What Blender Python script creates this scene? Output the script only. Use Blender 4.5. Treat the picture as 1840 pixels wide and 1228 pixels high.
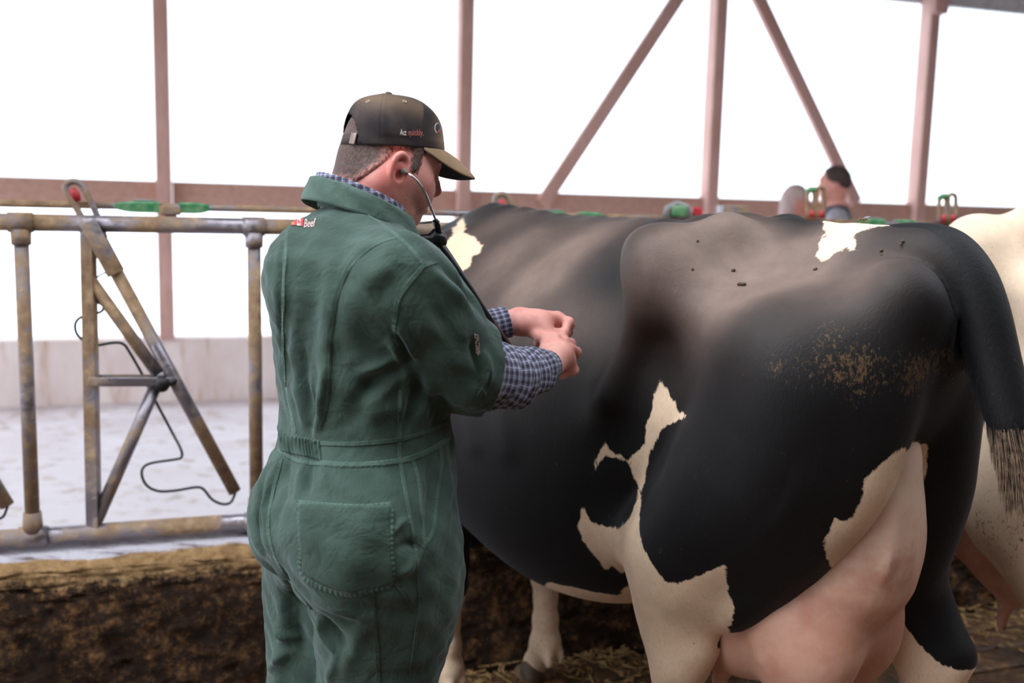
import bpy, bmesh, math, random
import numpy as np
from mathutils import Vector, Matrix
from mathutils.bvhtree import BVHTree
random.seed(4); rng = np.random.default_rng(4)
SC = bpy.context.scene
COL = SC.collection
for o in list(bpy.data.objects): bpy.data.objects.remove(o)

# ---------------------------------------------------------------- camera
CAM_H, PITCH, ROLL, FLEN = 1.52, math.radians(7.6), math.radians(1.4), 35.0
FPX = FLEN / 36 * 1840
fw = np.array([0, math.cos(PITCH), -math.sin(PITCH)]); up = np.array([0, math.sin(PITCH), math.cos(PITCH)]); rt = np.array([1., 0, 0])
C0 = np.array([0, 0, CAM_H])
cd = bpy.data.cameras.new('camera'); cam = bpy.data.objects.new('camera', cd); COL.objects.link(cam)
cd.lens = FLEN; cd.sensor_width = 36; cd.sensor_fit = 'HORIZONTAL'; cd.clip_start = .05
ax = rt * math.cos(ROLL) + up * math.sin(ROLL); ay = -rt * math.sin(ROLL) + up * math.cos(ROLL)
M = Matrix(np.array([ax, ay, -fw]).T.tolist()).to_4x4(); M.translation = Vector(C0); cam.matrix_world = M
cd.dof.use_dof = True; cd.dof.focus_distance = 1.95; cd.dof.aperture_fstop = 2.4
SC.camera = cam
# ---------------------------------------------------------------- light
W = bpy.data.worlds.new('overcast_sky'); SC.world = W; W.use_nodes = True
bg = W.node_tree.nodes['Background']; bg.inputs[0].default_value = (.90, .95, 1.0, 1); bg.inputs[1].default_value = 2.9
SC.view_settings.view_transform = 'Standard'; SC.view_settings.look = 'None'
SC.view_settings.gamma = 1; SC.view_settings.use_curve_mapping = False; SC.view_settings.exposure = 0.16

sd = bpy.data.lights.new('hazy_sun', 'SUN'); sd.energy = 4.3; sd.angle = math.radians(42); sd.color = (.88, .94, 1.0); sun = bpy.data.objects.new('hazy_sun', sd); COL.objects.link(sun)
sun.rotation_euler = Vector((.64, .12, -.76)).to_track_quat('-Z', 'Y').to_euler()     # daylight down through the gap left for it in the roof
# ---------------------------------------------------------------- measuring: a viewing ray met with a real surface
def ray(px, py):
    u = (px - 920) / FPX; v = (614 - py) / FPX
    return fw + (u * math.cos(ROLL) - v * math.sin(ROLL)) * rt + (u * math.sin(ROLL) + v * math.cos(ROLL)) * up
def at(px, py, Y):
    d = ray(px, py); return C0 + d * (Y / d[1])
def at_z(px, py, z):
    d = ray(px, py); return C0 + d * ((z - CAM_H) / d[2])
def at_plane(px, py, p, n):
    d = ray(px, py); return C0 + d * (((np.asarray(p) - C0) @ n) / (d @ n))

# ---------------------------------------------------------------- objects
def thing(name, label=None, cat=None, loc=(0, 0, 0), group=None, kind=None):
    o = bpy.data.objects.new(name, None); COL.objects.link(o); o.location = loc; o.empty_display_size = .1
    if label: o['label'] = label
    if cat: o['category'] = cat
    if group: o['group'] = group
    if kind: o['kind'] = kind
    return o
def root_loc(o):
    v = Vector((0, 0, 0))
    while o: v = v + o.location; o = o.parent
    return v
def link_mesh(name, me, mats=(), parent=None, label=None, cat=None, kind=None, group=None, smooth=True, shift=True, loc=None):
    if shift:
        off = root_loc(parent) if parent else Vector(loc) if loc is not None else Vector((0, 0, 0))
        me.transform(Matrix.Translation(-off))
    o = bpy.data.objects.new(name, me); COL.objects.link(o); o.parent = parent
    if loc is not None and parent is None: o.location = loc
    for m in (mats if isinstance(mats, (list, tuple)) else [mats]): me.materials.append(m)
    if smooth: me.polygons.foreach_set('use_smooth', np.ones(len(me.polygons), bool))
    if label: o['label'] = label
    if cat: o['category'] = cat
    if kind: o['kind'] = kind
    if group: o['group'] = group
    return o
def nmesh(name, V, F):
    me = bpy.data.meshes.new(name); me.from_pydata(np.asarray(V, float).tolist(), [], [list(map(int, f)) for f in F]); me.update(); return me
def qmesh(name, V, Q):
    V = np.asarray(V, np.float32); Q = np.asarray(Q, np.int32); me = bpy.data.meshes.new(name)
    me.vertices.add(len(V)); me.vertices.foreach_set('co', V.ravel())
    me.loops.add(Q.size); me.loops.foreach_set('vertex_index', Q.ravel())
    me.polygons.add(len(Q)); me.polygons.foreach_set('loop_start', np.arange(0, Q.size, 4, dtype=np.int32))
    me.update(calc_edges=True); me.validate(); return me
def attr(me, name, vals):
    a = me.attributes.new(name, 'FLOAT', 'POINT'); a.data.foreach_set('value', np.asarray(vals, np.float32))
def vattr(me, name, vals):
    a = me.attributes.new(name, 'FLOAT_VECTOR', 'POINT'); a.data.foreach_set('vector', np.asarray(vals, np.float32).ravel())

class MB:
    """collects boxes, tubes and lathes into ONE mesh"""
    def __init__(s): s.v = []; s.f = []; s.n = 0
    def add(s, V, F):
        s.v += [tuple(map(float, p)) for p in V]; s.f += [tuple(int(i) + s.n for i in f) for f in F]; s.n = len(s.v); return s
    def box(s, c, ex, ey, ez, bev=.0):
        c = np.asarray(c, float); ex, ey, ez = (np.asarray(e, float) for e in (ex, ey, ez))
        if bev <= 0:
            V = [c + a * ex + b * ey + d * ez for d in (-1, 1) for b in (-1, 1) for a in (-1, 1)]
            return s.add(V, [(0, 2, 3, 1), (4, 5, 7, 6), (0, 1, 5, 4), (2, 6, 7, 3), (0, 4, 6, 2), (1, 3, 7, 5)])
        bm = bmesh.new(); L = [np.linalg.norm(e) for e in (ex, ey, ez)]
        bmesh.ops.create_cube(bm, size=2); 
        for v in bm.verts: v.co = Vector((v.co.x * L[0], v.co.y * L[1], v.co.z * L[2]))
        bmesh.ops.bevel(bm, geom=bm.edges[:], offset=min(bev, min(L) * .9), segments=2, affect='EDGES', profile=.6)
        A = np.array([ex / L[0], ey / L[1], ez / L[2]]); bm.verts.index_update()
        V = [c + np.array(v.co) @ A for v in bm.verts]; F = [[v.index for v in f.verts] for f in bm.faces]; bm.free()
        return s.add(V, F)
    def tube(s, pts, r, seg=12, caps=True, closed=False, sq=None):
        pts = np.asarray(pts, float); n = len(pts); r = np.broadcast_to(np.asarray(r, float), (n,))
        T = np.gradient(pts, axis=0)
        if closed: T = np.roll(pts, -1, 0) - np.roll(pts, 1, 0)
        T /= np.linalg.norm(T, axis=1)[:, None] + 1e-12
        a = np.array([0, 0, 1.]) if abs(T[0][2]) < .9 else np.array([1., 0, 0])
        U = np.cross(T[0], a); U /= np.linalg.norm(U); V = []
        ang = np.arange(seg) * 2 * math.pi / seg + (math.pi / seg if sq else 0)
        for i in range(n):
            U = U - T[i] * (U @ T[i]); U /= np.linalg.norm(U); B = np.cross(T[i], U)
            for q in ang: V.append(pts[i] + r[i] * (math.cos(q) * U + math.sin(q) * B))
        F = []
        for i in range(n if closed else n - 1):
            j = (i + 1) % n
            for k in range(seg): F.append((i * seg + k, i * seg + (k + 1) % seg, j * seg + (k + 1) % seg, j * seg + k))
        if caps and not closed: F += [tuple(range(seg))[::-1], tuple((n - 1) * seg + k for k in range(seg))]
        return s.add(V, F)
    def me(s, name='m'): return nmesh(name, s.v, s.f)
    def build(s, name, mats, parent=None, **k): return link_mesh(name, s.me(name), mats, parent, **k)

def spline(P, n=8, closed=False):
    P = np.asarray(P, float); N = len(P); out = []
    for i in range(N if closed else N - 1):
        g = (lambda k: P[k % N]) if closed else (lambda k: P[min(max(k, 0), N - 1)])
        p0, p1, p2, p3 = g(i - 1), g(i), g(i + 1), g(i + 2)
        for t in np.arange(n) / n:
            out.append(.5 * ((2 * p1) + (-p0 + p2) * t + (2 * p0 - 5 * p1 + 4 * p2 - p3) * t * t + (-p0 + 3 * p1 - 3 * p2 + p3) * t ** 3))
    if not closed: out.append(P[-1])
    return np.array(out)
def interp(x, xs, ys):
    """smooth monotone-ish cubic interpolation of a table"""
    xs = np.asarray(xs, float); ys = np.asarray(ys, float); m = np.gradient(ys, xs); i = np.clip(np.searchsorted(xs, x) - 1, 0, len(xs) - 2)
    h = xs[i + 1] - xs[i]; t = np.clip((x - xs[i]) / h, 0, 1)
    return (2 * t ** 3 - 3 * t ** 2 + 1) * ys[i] + (t ** 3 - 2 * t ** 2 + t) * h * m[i] + (3 * t ** 2 - 2 * t ** 3) * ys[i + 1] + (t ** 3 - t ** 2) * h * m[i + 1]

# ---------------------------------------------------------------- sculpting: smooth unions of soft primitives, skinned with surface nets
def rotm(rx=0, ry=0, rz=0):
    from mathutils import Euler
    return np.array(Euler((math.radians(rx), math.radians(ry), math.radians(rz))).to_matrix())
class Sculpt:
    BIG = .25
    def __init__(s): s.p = []
    def ell(s, c, r, k=.03, R=None, cut=False):
        c = np.asarray(c, float); r = np.asarray(r, float); e = np.full(3, r.max())
        def f(P):
            q = P - c
            if R is not None: q = q @ R          # columns of R are the ellipsoid's axes
            k0 = np.linalg.norm(q / r, axis=1); k1 = np.linalg.norm(q / (r * r), axis=1)
            return k0 * (k0 - 1) / np.maximum(k1, 1e-9)
        s.p.append(('cut' if cut else 'add', f, c - e, c + e, k)); return s
    def cap(s, a, b, ra, rb, k=.03, cut=False, flat=None):
        a = np.asarray(a, float); b = np.asarray(b, float); m = max(ra, rb); L = (b - a) @ (b - a) + 1e-12
        def f(P):
            t = np.clip(((P - a) @ (b - a)) / L, 0, 1); D = P - a - t[:, None] * (b - a)
            if flat is not None:
                ax_, sc = flat; D = D + np.outer(D @ ax_, ax_) * (1 / sc - 1)
            return np.linalg.norm(D, axis=1) - (ra + (rb - ra) * t)
        s.p.append(('cut' if cut else 'add', f, np.minimum(a, b) - m, np.maximum(a, b) + m, k)); return s
    def chain(s, pts, rs, k=.02, n=1, **kw):
        pts = np.asarray(pts, float); rs = np.asarray(rs, float)
        if n > 1:
            q = spline(np.c_[pts, rs], n); pts, rs = q[:, :3], q[:, 3]
        for i in range(len(pts) - 1): s.cap(pts[i], pts[i + 1], rs[i], rs[i + 1], k if i == 0 else min(k, rs[i] * .5), **kw)
        return s
    def fn(s, f, lo, hi, k=.03, op='add'):
        s.p.append((op, f, np.asarray(lo, float), np.asarray(hi, float), k)); return s
    def bump(s, c, r, a, R=None):
        """raise (a>0) or sink (a<0) the surface around c"""
        c = np.asarray(c, float); r = np.broadcast_to(np.asarray(r, float), (3,)); e = np.full(3, r.max() * 2.6)
        def f(P):
            q = P - c
            if R is not None: q = q @ R
            return a * np.exp(-.5 * ((q / r) ** 2).sum(1))
        s.p.append(('off', f, c - e, c + e, 0)); return s
    def crease(s, pts, w, a):
        pts = np.asarray(pts, float)
        def f(P):
            d = np.full(len(P), 9.)
            for i in range(len(pts) - 1):
                A, B = pts[i], pts[i + 1]; t = np.clip(((P - A) @ (B - A)) / ((B - A) @ (B - A) + 1e-12), 0, 1)
                d = np.minimum(d, np.linalg.norm(P - A - t[:, None] * (B - A), axis=1))
            return a * np.exp(-.5 * (d / w) ** 2)
        s.p.append(('off', f, pts.min(0) - 2.6 * w, pts.max(0) + 2.6 * w, 0)); return s
    def eval(s, P, band):
        d = np.full(len(P), s.BIG)
        for op, f, lo, hi, k in s.p:
            m = band + k if op != 'off' else 0
            I = np.nonzero(((P > lo - m) & (P < hi + m)).all(1))[0]
            if not len(I): continue
            e = f(P[I]); x = d[I]
            if op == 'off': d[I] = x - e
            elif op == 'add':
                h = np.maximum(k - np.abs(x - e), 0) / max(k, 1e-9); d[I] = np.minimum(x, e) - h * h * k * .25
            elif op == 'cut':
                h = np.maximum(k - np.abs(x + e), 0) / max(k, 1e-9); d[I] = np.maximum(x, -e) + h * h * k * .25
            else: d[I] = np.maximum(x, e)           # 'clip': keep only the inside of f
        return d
    def mesh(s, h, lo=None, hi=None, pad=.03, name='sculpt', slack=1.7):
        L = np.min([p[2] for p in s.p if p[0] == 'add'], 0) if lo is None else np.asarray(lo, float)
        U = np.max([p[3] for p in s.p if p[0] == 'add'], 0) if hi is None else np.asarray(hi, float)
        L = L - pad; U = U + pad; B = 8; nb = np.ceil((U - L) / (h * B)).astype(int); n = nb * B
        g = np.stack(np.meshgrid(*[np.arange(k) for k in nb], indexing='ij'), -1).reshape(-1, 3)
        cen = L + (g * B + (B - 1) / 2) * h; half = B * h * .87
        d = s.eval(cen, half * slack + .03); act = g[np.abs(d) < half * slack]
        D = np.repeat(np.repeat(np.repeat(np.where(d > 0, 1, -1).reshape(nb).astype(np.float32), B, 0), B, 1), B, 2)
        loc = np.stack(np.meshgrid(*[np.arange(B)] * 3, indexing='ij'), -1).reshape(-1, 3)
        for i in range(0, len(act), 1500):
            idx = (act[i:i + 1500, None, :] * B + loc[None]).reshape(-1, 3)
            D[idx[:, 0], idx[:, 1], idx[:, 2]] = s.eval(L + idx * h, 3 * h)
        V, Q = surface_nets(D); V = L + V * h
        return V, Q
def surface_nets(D):
    S = D < 0; n = np.array(D.shape)
    cnt = np.zeros(n - 1, np.int8)
    for a in (0, 1):
        for b in (0, 1):
            for c in (0, 1): cnt += S[a:n[0] - 1 + a, b:n[1] - 1 + b, c:n[2] - 1 + c]
    cells = np.argwhere((cnt > 0) & (cnt < 8)); vid = np.full(n - 1, -1, np.int32)
    vid[cells[:, 0], cells[:, 1], cells[:, 2]] = np.arange(len(cells))
    cor = np.array([(a, b, c) for a in (0, 1) for b in (0, 1) for c in (0, 1)])
    val = np.stack([D[cells[:, 0] + a, cells[:, 1] + b, cells[:, 2] + c] for a, b, c in cor], 1)
    acc = np.zeros((len(cells), 3)); num = np.zeros(len(cells))
    for i in range(8):
        for j in range(i + 1, 8):
            if np.abs(cor[i] - cor[j]).sum() != 1: continue
            vi, vj = val[:, i], val[:, j]; m = (vi < 0) != (vj < 0)
            t = np.where(m, vi / np.where(m, vi - vj, 1), 0)
            acc += np.where(m[:, None], cor[i] + t[:, None] * (cor[j] - cor[i]), 0); num += m
    V = cells + acc / num[:, None]; Q = []
    for ax_ in range(3):
        u, v = (ax_ + 1) % 3, (ax_ + 2) % 3
        sl = [slice(None)] * 3; sl[ax_] = slice(0, n[ax_] - 1); s2 = list(sl); s2[ax_] = slice(1, n[ax_])
        A = S[tuple(sl)]; Bm = S[tuple(s2)]; E = np.argwhere(A != Bm)
        E = E[(E[:, u] > 0) & (E[:, v] > 0) & (E[:, u] < n[u] - 1) & (E[:, v] < n[v] - 1)]
        inside = A[E[:, 0], E[:, 1], E[:, 2]]; eu = np.eye(3, dtype=int)[u]; ev = np.eye(3, dtype=int)[v]
        q = [vid[tuple((E - x).T)] for x in (0 * eu, eu, eu + ev, ev)]
        q = np.stack(q, 1); q[~inside] = q[~inside][:, ::-1]; Q.append(q)
    return V, np.concatenate(Q)
def vnormals(me):
    N = np.empty(len(me.vertices) * 3, np.float32); me.vertices.foreach_get('normal', N); return N.reshape(-1, 3).astype(float)
def vcos(me):
    N = np.empty(len(me.vertices) * 3, np.float32); me.vertices.foreach_get('co', N); return N.reshape(-1, 3).astype(float)
def bvh_of(V, Q): return BVHTree.FromPolygons(V.tolist(), Q.tolist())
def hit(bvh, px, py):
    d = ray(px, py); d = d / np.linalg.norm(d); r = bvh.ray_cast(Vector(C0), Vector(d))
    if r[0] is None: return None
    return np.array(r[0]), np.array(r[1])
def hits(bvh, pts, n=6, closed=False):
    """a line drawn on a surface: its points and normals in space"""
    P, N = [], []
    for q in spline(pts, n, closed):
        r = hit(bvh, *q)
        if r: P.append(r[0]); N.append(r[1])
    return np.array(P), np.array(N)
def seg_dist(P, L, limit):
    """distance from points to a polyline, index along it"""
    lo = L.min(0) - limit; hi = L.max(0) + limit; I = np.nonzero(((P > lo) & (P < hi)).all(1))[0]
    d = np.full(len(I), 9.); s = np.zeros(len(I)); side = np.zeros((len(I), 3)); acc = 0
    for i in range(len(L) - 1):
        A, B = L[i], L[i + 1]; AB = B - A; ln = np.linalg.norm(AB) + 1e-9
        t = np.clip(((P[I] - A) @ AB) / ln ** 2, 0, 1); v = P[I] - A - t[:, None] * AB; e = np.linalg.norm(v, axis=1)
        m = e < d; d[m] = e[m]; s[m] = acc + t[m] * ln; side[m] = v[m]; acc += ln
    return I, d, s / max(acc, 1e-9), side
def poly_sd(q, poly):
    """signed distance of 2-D points to a polygon, positive inside"""
    d = np.full(len(q), 9.); ins = np.zeros(len(q), bool); n = len(poly)
    for i in range(n):
        a, b = poly[i], poly[(i + 1) % n]; e = b - a; w = q - a
        t = np.clip((w @ e) / (e @ e + 1e-12), 0, 1); d = np.minimum(d, np.linalg.norm(w - t[:, None] * e, axis=1))
        c = (a[1] <= q[:, 1]) != (b[1] <= q[:, 1])
        x = a[0] + (q[:, 1] - a[1]) / np.where(abs(e[1]) < 1e-12, 1e-12, e[1]) * e[0]; ins ^= c & (q[:, 0] < x)
    return np.where(ins, d, -d)

# ---------------------------------------------------------------- materials
def srgb(r, g, b):
    f = lambda c: (c / 255) / 12.92 if c <= 10 else ((c / 255 + .055) / 1.055) ** 2.4
    return (f(r), f(g), f(b), 1)
class Mat:
    def __init__(s, name):
        s.m = bpy.data.materials.new(name); s.m.use_nodes = True; s.t = s.m.node_tree; s.b = s.t.nodes['Principled BSDF']
    def n(s, typ, ins=None, **kw):
        x = s.t.nodes.new(typ)
        for k, v in kw.items(): setattr(x, k, v)
        for k, v in (ins or {}).items():
            if isinstance(v, bpy.types.NodeSocket): s.t.links.new(v, x.inputs[k])
            else: x.inputs[k].default_value = v
        return x
    def set(s, **kw):
        for k, v in kw.items():
            k = k.replace('_', ' ').title().replace('Ior', 'IOR')
            if isinstance(v, bpy.types.NodeSocket): s.t.links.new(v, s.b.inputs[k])
            else: s.b.inputs[k].default_value = v
        return s
    def co(s, which='Object'): return s.n('ShaderNodeTexCoord').outputs[which]
    def attr(s, name): return s.n('ShaderNodeAttribute', attribute_name=name).outputs
    def noise(s, scale, detail=4, rough=.55, vec=None, dist=0, out=0):
        return s.n('ShaderNodeTexNoise', {'Vector': vec if vec is not None else s.co(), 'Scale': scale, 'Detail': detail, 'Roughness': rough, 'Distortion': dist}).outputs[out]
    def scale(s, v, vec=None): return s.n('ShaderNodeMapping', {'Vector': vec if vec is not None else s.co(), 'Scale': v}).outputs[0]
    def ramp(s, fac, stops, interp='LINEAR'):
        r = s.n('ShaderNodeValToRGB', {'Fac': fac}); r.color_ramp.interpolation = interp; e = r.color_ramp.elements
        while len(e) < len(stops): e.new(.5)
        for x, (p, c) in zip(e, stops): x.position = p; x.color = c if len(c) == 4 else (*c, 1)
        return r.outputs[0]
    def math(s, op, a, b=0, c=None, clamp=False):
        i = {0: a, 1: b}
        if c is not None: i[2] = c
        return s.n('ShaderNodeMath', i, operation=op, use_clamp=clamp).outputs[0]
    def step(s, v, lo, hi): return s.n('ShaderNodeMapRange', {0: v, 1: lo, 2: hi, 3: 0., 4: 1.}, interpolation_type='SMOOTHSTEP').outputs[0]
    def mix(s, f, a, b, typ='MIX'):
        x = s.t.nodes.new('ShaderNodeMix'); x.data_type = 'RGBA'; x.blend_type = typ
        for k, v in ((0, f), (6, a), (7, b)):
            if isinstance(v, bpy.types.NodeSocket): s.t.links.new(v, x.inputs[k])
            else: x.inputs[k].default_value = v if not isinstance(v, tuple) or len(v) == 4 else (*v, 1)
        return x.outputs[2]
    def bump(s, h, strength=.3, dist=.01, normal=None):
        i = {'Height': h, 'Strength': strength, 'Distance': dist}
        if normal is not None: i['Normal'] = normal
        return s.n('ShaderNodeBump', i).outputs[0]
def simple(name, c, rough=.6, metal=0, var=.25, scale=20, bump=.15, bscale=None, bd=.003, c2=None):
    m = Mat(name); n = m.noise(scale, 5)
    a = c; b = c2 if c2 else tuple(x * (1 - var) for x in c[:3]) + (1,)
    m.set(base_color=m.mix(m.step(n, .35, .65), a, b), roughness=rough, metallic=metal)
    if bump: m.set(normal=m.bump(m.noise(bscale or scale * 4, 4), bump, bd))
    return m.m
# ================================================================ SETTING
A18 = math.radians(18); FD = np.array([math.cos(A18), math.sin(A18), 0]); FN = np.array([-FD[1], FD[0], 0]); ZZ = np.array([0, 0, 1.])
FP0 = np.array([-1.473, 2.864, 0])                     # feed fence line
WP0 = np.array([-3.3, 6.8, 0])                         # curtain wall line
def F_(t, z, off=0): return FP0 + FD * t + FN * off + ZZ * z
def W_(t, z, off=0): return WP0 + FD * t + FN * off + ZZ * z
def fpx(px, py, off=0):
    p = at_plane(px, py, F_(0, 0, off), FN); return np.array([(p - FP0) @ FD, p[2]])
def wpx(px, py, off=0):
    p = at_plane(px, py, W_(0, 0, off), FN); return np.array([(p - WP0) @ FD, p[2]])

# materials of the building; timber and concrete paled pinkish to stand for lens glare
mt = Mat('timber'); g = mt.noise(6, 5, vec=mt.scale((14, 14, .9)), dist=.6)
mt.set(base_color=mt.mix(mt.step(mt.noise(1.2), .4, .7), mt.ramp(g, [(.3, srgb(188, 146, 136)), (.7, srgb(222, 184, 174))]), srgb(194, 152, 140)), roughness=.75, normal=mt.bump(g, .25, .004)); TIMBER = mt.m
mt = Mat('timber_rail'); g = mt.noise(6, 5, vec=mt.scale((.9, 14, 14)), dist=.6)
mt.set(base_color=mt.ramp(g, [(.3, srgb(176, 134, 120)), (.7, srgb(206, 166, 150))]), roughness=.75, normal=mt.bump(g, .25, .004)); TIMBER_H = mt.m
mc = Mat('concrete'); n1 = mc.noise(3, 6); st = mc.noise(3, 4, vec=mc.scale((4, 4, .6)))
mc.set(base_color=mc.mix(mc.step(st, .5, .72), mc.ramp(n1, [(.3, srgb(222, 204, 200)), (.7, srgb(240, 228, 226))]), srgb(204, 176, 162)), roughness=.85, normal=mc.bump(mc.noise(30, 5), .3, .006)); CONC = mc.m
mf = Mat('alley_floor'); n1 = mf.noise(1.3, 6, vec=mf.scale((1, 2.2, 1))); n2 = mf.noise(9, 6)
mf.set(base_color=mf.mix(mf.step(n2, .52, .7), mf.ramp(n1, [(.3, srgb(200, 188, 192)), (.65, srgb(222, 216, 222))]), srgb(180, 160, 152)), roughness=mf.ramp(n1, [(.3, (.35,) * 3), (.7, (.7,) * 3)]), normal=mf.bump(n2, .15, .01)); ALLEY = mf.m
md = Mat('dung_crust'); n1 = md.noise(13, 8, .65); n2 = md.noise(42, 8, .7); n3 = md.noise(70, 4, .6)
mix = md.math('ADD', md.math('MULTIPLY', n1, .45), md.math('MULTIPLY', n2, .55))
zc = md.n('ShaderNodeSeparateXYZ', {0: md.co()}).outputs[2]; n4 = md.noise(24, 8, .65)
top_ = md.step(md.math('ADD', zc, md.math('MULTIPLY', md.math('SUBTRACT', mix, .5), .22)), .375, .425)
wet_sheen = md.math('MULTIPLY', md.step(md.math('ADD', zc, md.math('MULTIPLY', md.math('SUBTRACT', md.noise(5, 6, .6, vec=md.scale((1, 1, 0))), .5), .03)), .4535, .458), 1.)  # pale bluish patches stand for the reflection on the wet ledge
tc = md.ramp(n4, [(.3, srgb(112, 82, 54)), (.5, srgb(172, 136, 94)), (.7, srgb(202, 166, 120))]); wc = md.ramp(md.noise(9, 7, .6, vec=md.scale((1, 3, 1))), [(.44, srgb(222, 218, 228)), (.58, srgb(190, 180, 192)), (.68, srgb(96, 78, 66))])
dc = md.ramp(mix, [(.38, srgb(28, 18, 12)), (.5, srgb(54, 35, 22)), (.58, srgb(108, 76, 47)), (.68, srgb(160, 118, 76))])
md.set(base_color=md.mix(wet_sheen, md.mix(top_, dc, tc), wc), roughness=.8, specular_ior_level=.25, normal=md.bump(md.math('ADD', mix, md.math('MULTIPLY', n3, .3)), .9, .03)); DUNG = md.m
ml = Mat('curb_top'); n1 = ml.noise(12, 8, .65); n2 = ml.noise(3, 5, vec=ml.scale((1, 3, 1)))
ml.set(base_color=ml.mix(ml.step(n2, .42, .6), ml.ramp(n1, [(.35, srgb(120, 88, 58)), (.65, srgb(196, 158, 112))]), srgb(150, 115, 80)), roughness=.7, normal=ml.bump(n1, .6, .02)); DUSTY = ml.m
mw = Mat('wet_ledge_sheen'); n1 = mw.noise(16, 7, .6, vec=mw.scale((1, 3, 1)))
mw.set(base_color=mw.ramp(n1, [(.42, srgb(215, 210, 220)), (.55, srgb(186, 176, 186)), (.66, srgb(100, 82, 72))]), roughness=.3, normal=mw.bump(n1, .3, .01)); LEDGE = mw.m  # wet concrete, its reflection painted as pale colour
mg = Mat('galvanised_muddy'); n1 = mg.noise(3.2, 7, .55); n2 = mg.noise(30, 6, .6); mud = mg.step(mg.math('ADD', mg.math('MULTIPLY', n1, .8), mg.math('MULTIPLY', n2, .2)), .41, .53)
mg.set(base_color=mg.mix(mud, srgb(140, 134, 142), mg.ramp(n2, [(.3, srgb(112, 86, 64)), (.55, srgb(148, 120, 92)), (.75, srgb(182, 154, 122))])), metallic=mg.ramp(mud, [(0, (.75,) * 3), (.6, (0,) * 3)]), roughness=mg.ramp(mud, [(0, (.32,) * 3), (1, (.8,) * 3)]), normal=mg.bump(mg.math('ADD', mud, mg.math('MULTIPLY', n2, .8)), .35, .006)); GALV = mg.m
WIRE = simple('spring_wire', srgb(58, 56, 58), .45, .6, bump=0)
GREEN = simple('green_latch_plastic', srgb(46, 122, 76), .45, 0, .25, 30, c2=srgb(110, 150, 110)); GREYP = simple('grey_latch', srgb(150, 148, 150), .5)
RED = simple('red_latch_plastic', srgb(196, 48, 62), .45)
WHITEP = simple('white_painted_steel', srgb(222, 222, 226), .5, bump=0)
mp = Mat('curtain_panel'); mp.t.nodes.remove(mp.b); tr = mp.n('ShaderNodeBsdfTransparent', {'Color': (.93, .95, .97, 1)}); tl = mp.n('ShaderNodeBsdfTranslucent', {'Color': (.9, .93, .97, 1)})
mx = mp.n('ShaderNodeMixShader', {0: .25, 1: tr.outputs[0], 2: tl.outputs[0]}); mp.t.links.new(mx.outputs[0], mp.t.nodes['Material Output'].inputs[0]); PANEL = mp.m
OUT = simple('pale_yard', srgb(235, 238, 244), .8, bump=0, var=.05, scale=.6)  # pale ground outside, near-white all over
ROOF = simple('roof_boards', srgb(96, 80, 70), .8, var=.15, scale=2, bump=0)

# ---- floors, curb
def slab(name, pts, z0, z1, mat, kind='structure', **k):
    n = len(pts); V = [(*p, z1) for p in pts] + [(*p, z0) for p in pts]
    F = [tuple(range(n)), tuple(range(2 * n - 1, n - 1, -1))] + [(i, i + n, (i + 1) % n + n, (i + 1) % n) for i in range(n)]
    return link_mesh(name, nmesh(name, V, F), mat, None, kind=kind, smooth=False, **k)
c2 = lambda t, off, P=FP0: tuple((P + FD * t + FN * off)[:2])
FACE = -.145                                             # curb face, cow side
mfl = Mat('cow_floor'); n1 = mfl.noise(7, 8, .65); n2 = mfl.noise(40, 5)
mfl.set(base_color=mfl.ramp(mfl.math('ADD', mfl.math('MULTIPLY', n1, .6), mfl.math('MULTIPLY', n2, .4)), [(.38, srgb(40, 26, 18)), (.52, srgb(84, 58, 38)), (.66, srgb(140, 106, 66))]), roughness=.6, normal=mfl.bump(n1, .6, .02)); CFLOOR = mfl.m
slab('floor', [c2(-6, -9), c2(9, -9), c2(9, FACE), c2(-6, FACE)], -.16, -.02, CFLOOR)
slab('floor.001', [c2(-6, 0.1), c2(11, .1), c2(11, 4.6), c2(-6, 4.6)], -.06, .08, ALLEY)
SLAT = thing('floor_slats', kind='structure')
mbs = MB()
for i in range(16):                                     # planks of the standing area, along the curb
    y0 = FACE - .085 - i * .135
    mb = MB().box(F_(2.6, -.012 + rng.uniform(-.003, .003), y0 - .06), FD * 4.2, FN * .0625, ZZ * .012, .006)
    mb.build('plank', CFLOOR, SLAT)
# curb: rounded, crusted face; dusty shoulder; wet ledge under the fence, its reflection painted pale
prof = [(.12, -.05), (.12, .462), (.0, .462), (-.04, .46), (-.07, .452), (-.095, .438), (-.115, .415), (-.13, .38), (FACE, .32), (FACE - .005, .2), (FACE - .01, .1), (FACE - .012, .0), (FACE - .012, -.05)]
us = np.linspace(-3.2, 7, 260); pr = spline(prof, 5); pr = pr[2:]; V = []; 
for u in us:
    for j, (o, z) in enumerate(pr):
        lump = 0
        if o < -.06:
            lump = .010 * math.sin(u * 13 + z * 9) + .008 * math.sin(u * 31 + z * 40 + 1.3) + rng.normal(0, .006)
        V.append(F_(u, z + (lump * .5 if o > FACE + .02 else 0), o - (lump if o < -.1 else 0)))
m_ = len(pr); Q = [(i * m_ + j, i * m_ + j + 1, (i + 1) * m_ + j + 1, (i + 1) * m_ + j) for i in range(len(us) - 1) for j in range(m_ - 1)]
cme = qmesh('curb', V, [q[::-1] for q in Q]); cob = link_mesh('trim_1', cme, [DUNG], kind='structure', smooth=True); cob['label'] = 'dung-crusted concrete feed curb under the headlock fence'

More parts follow.
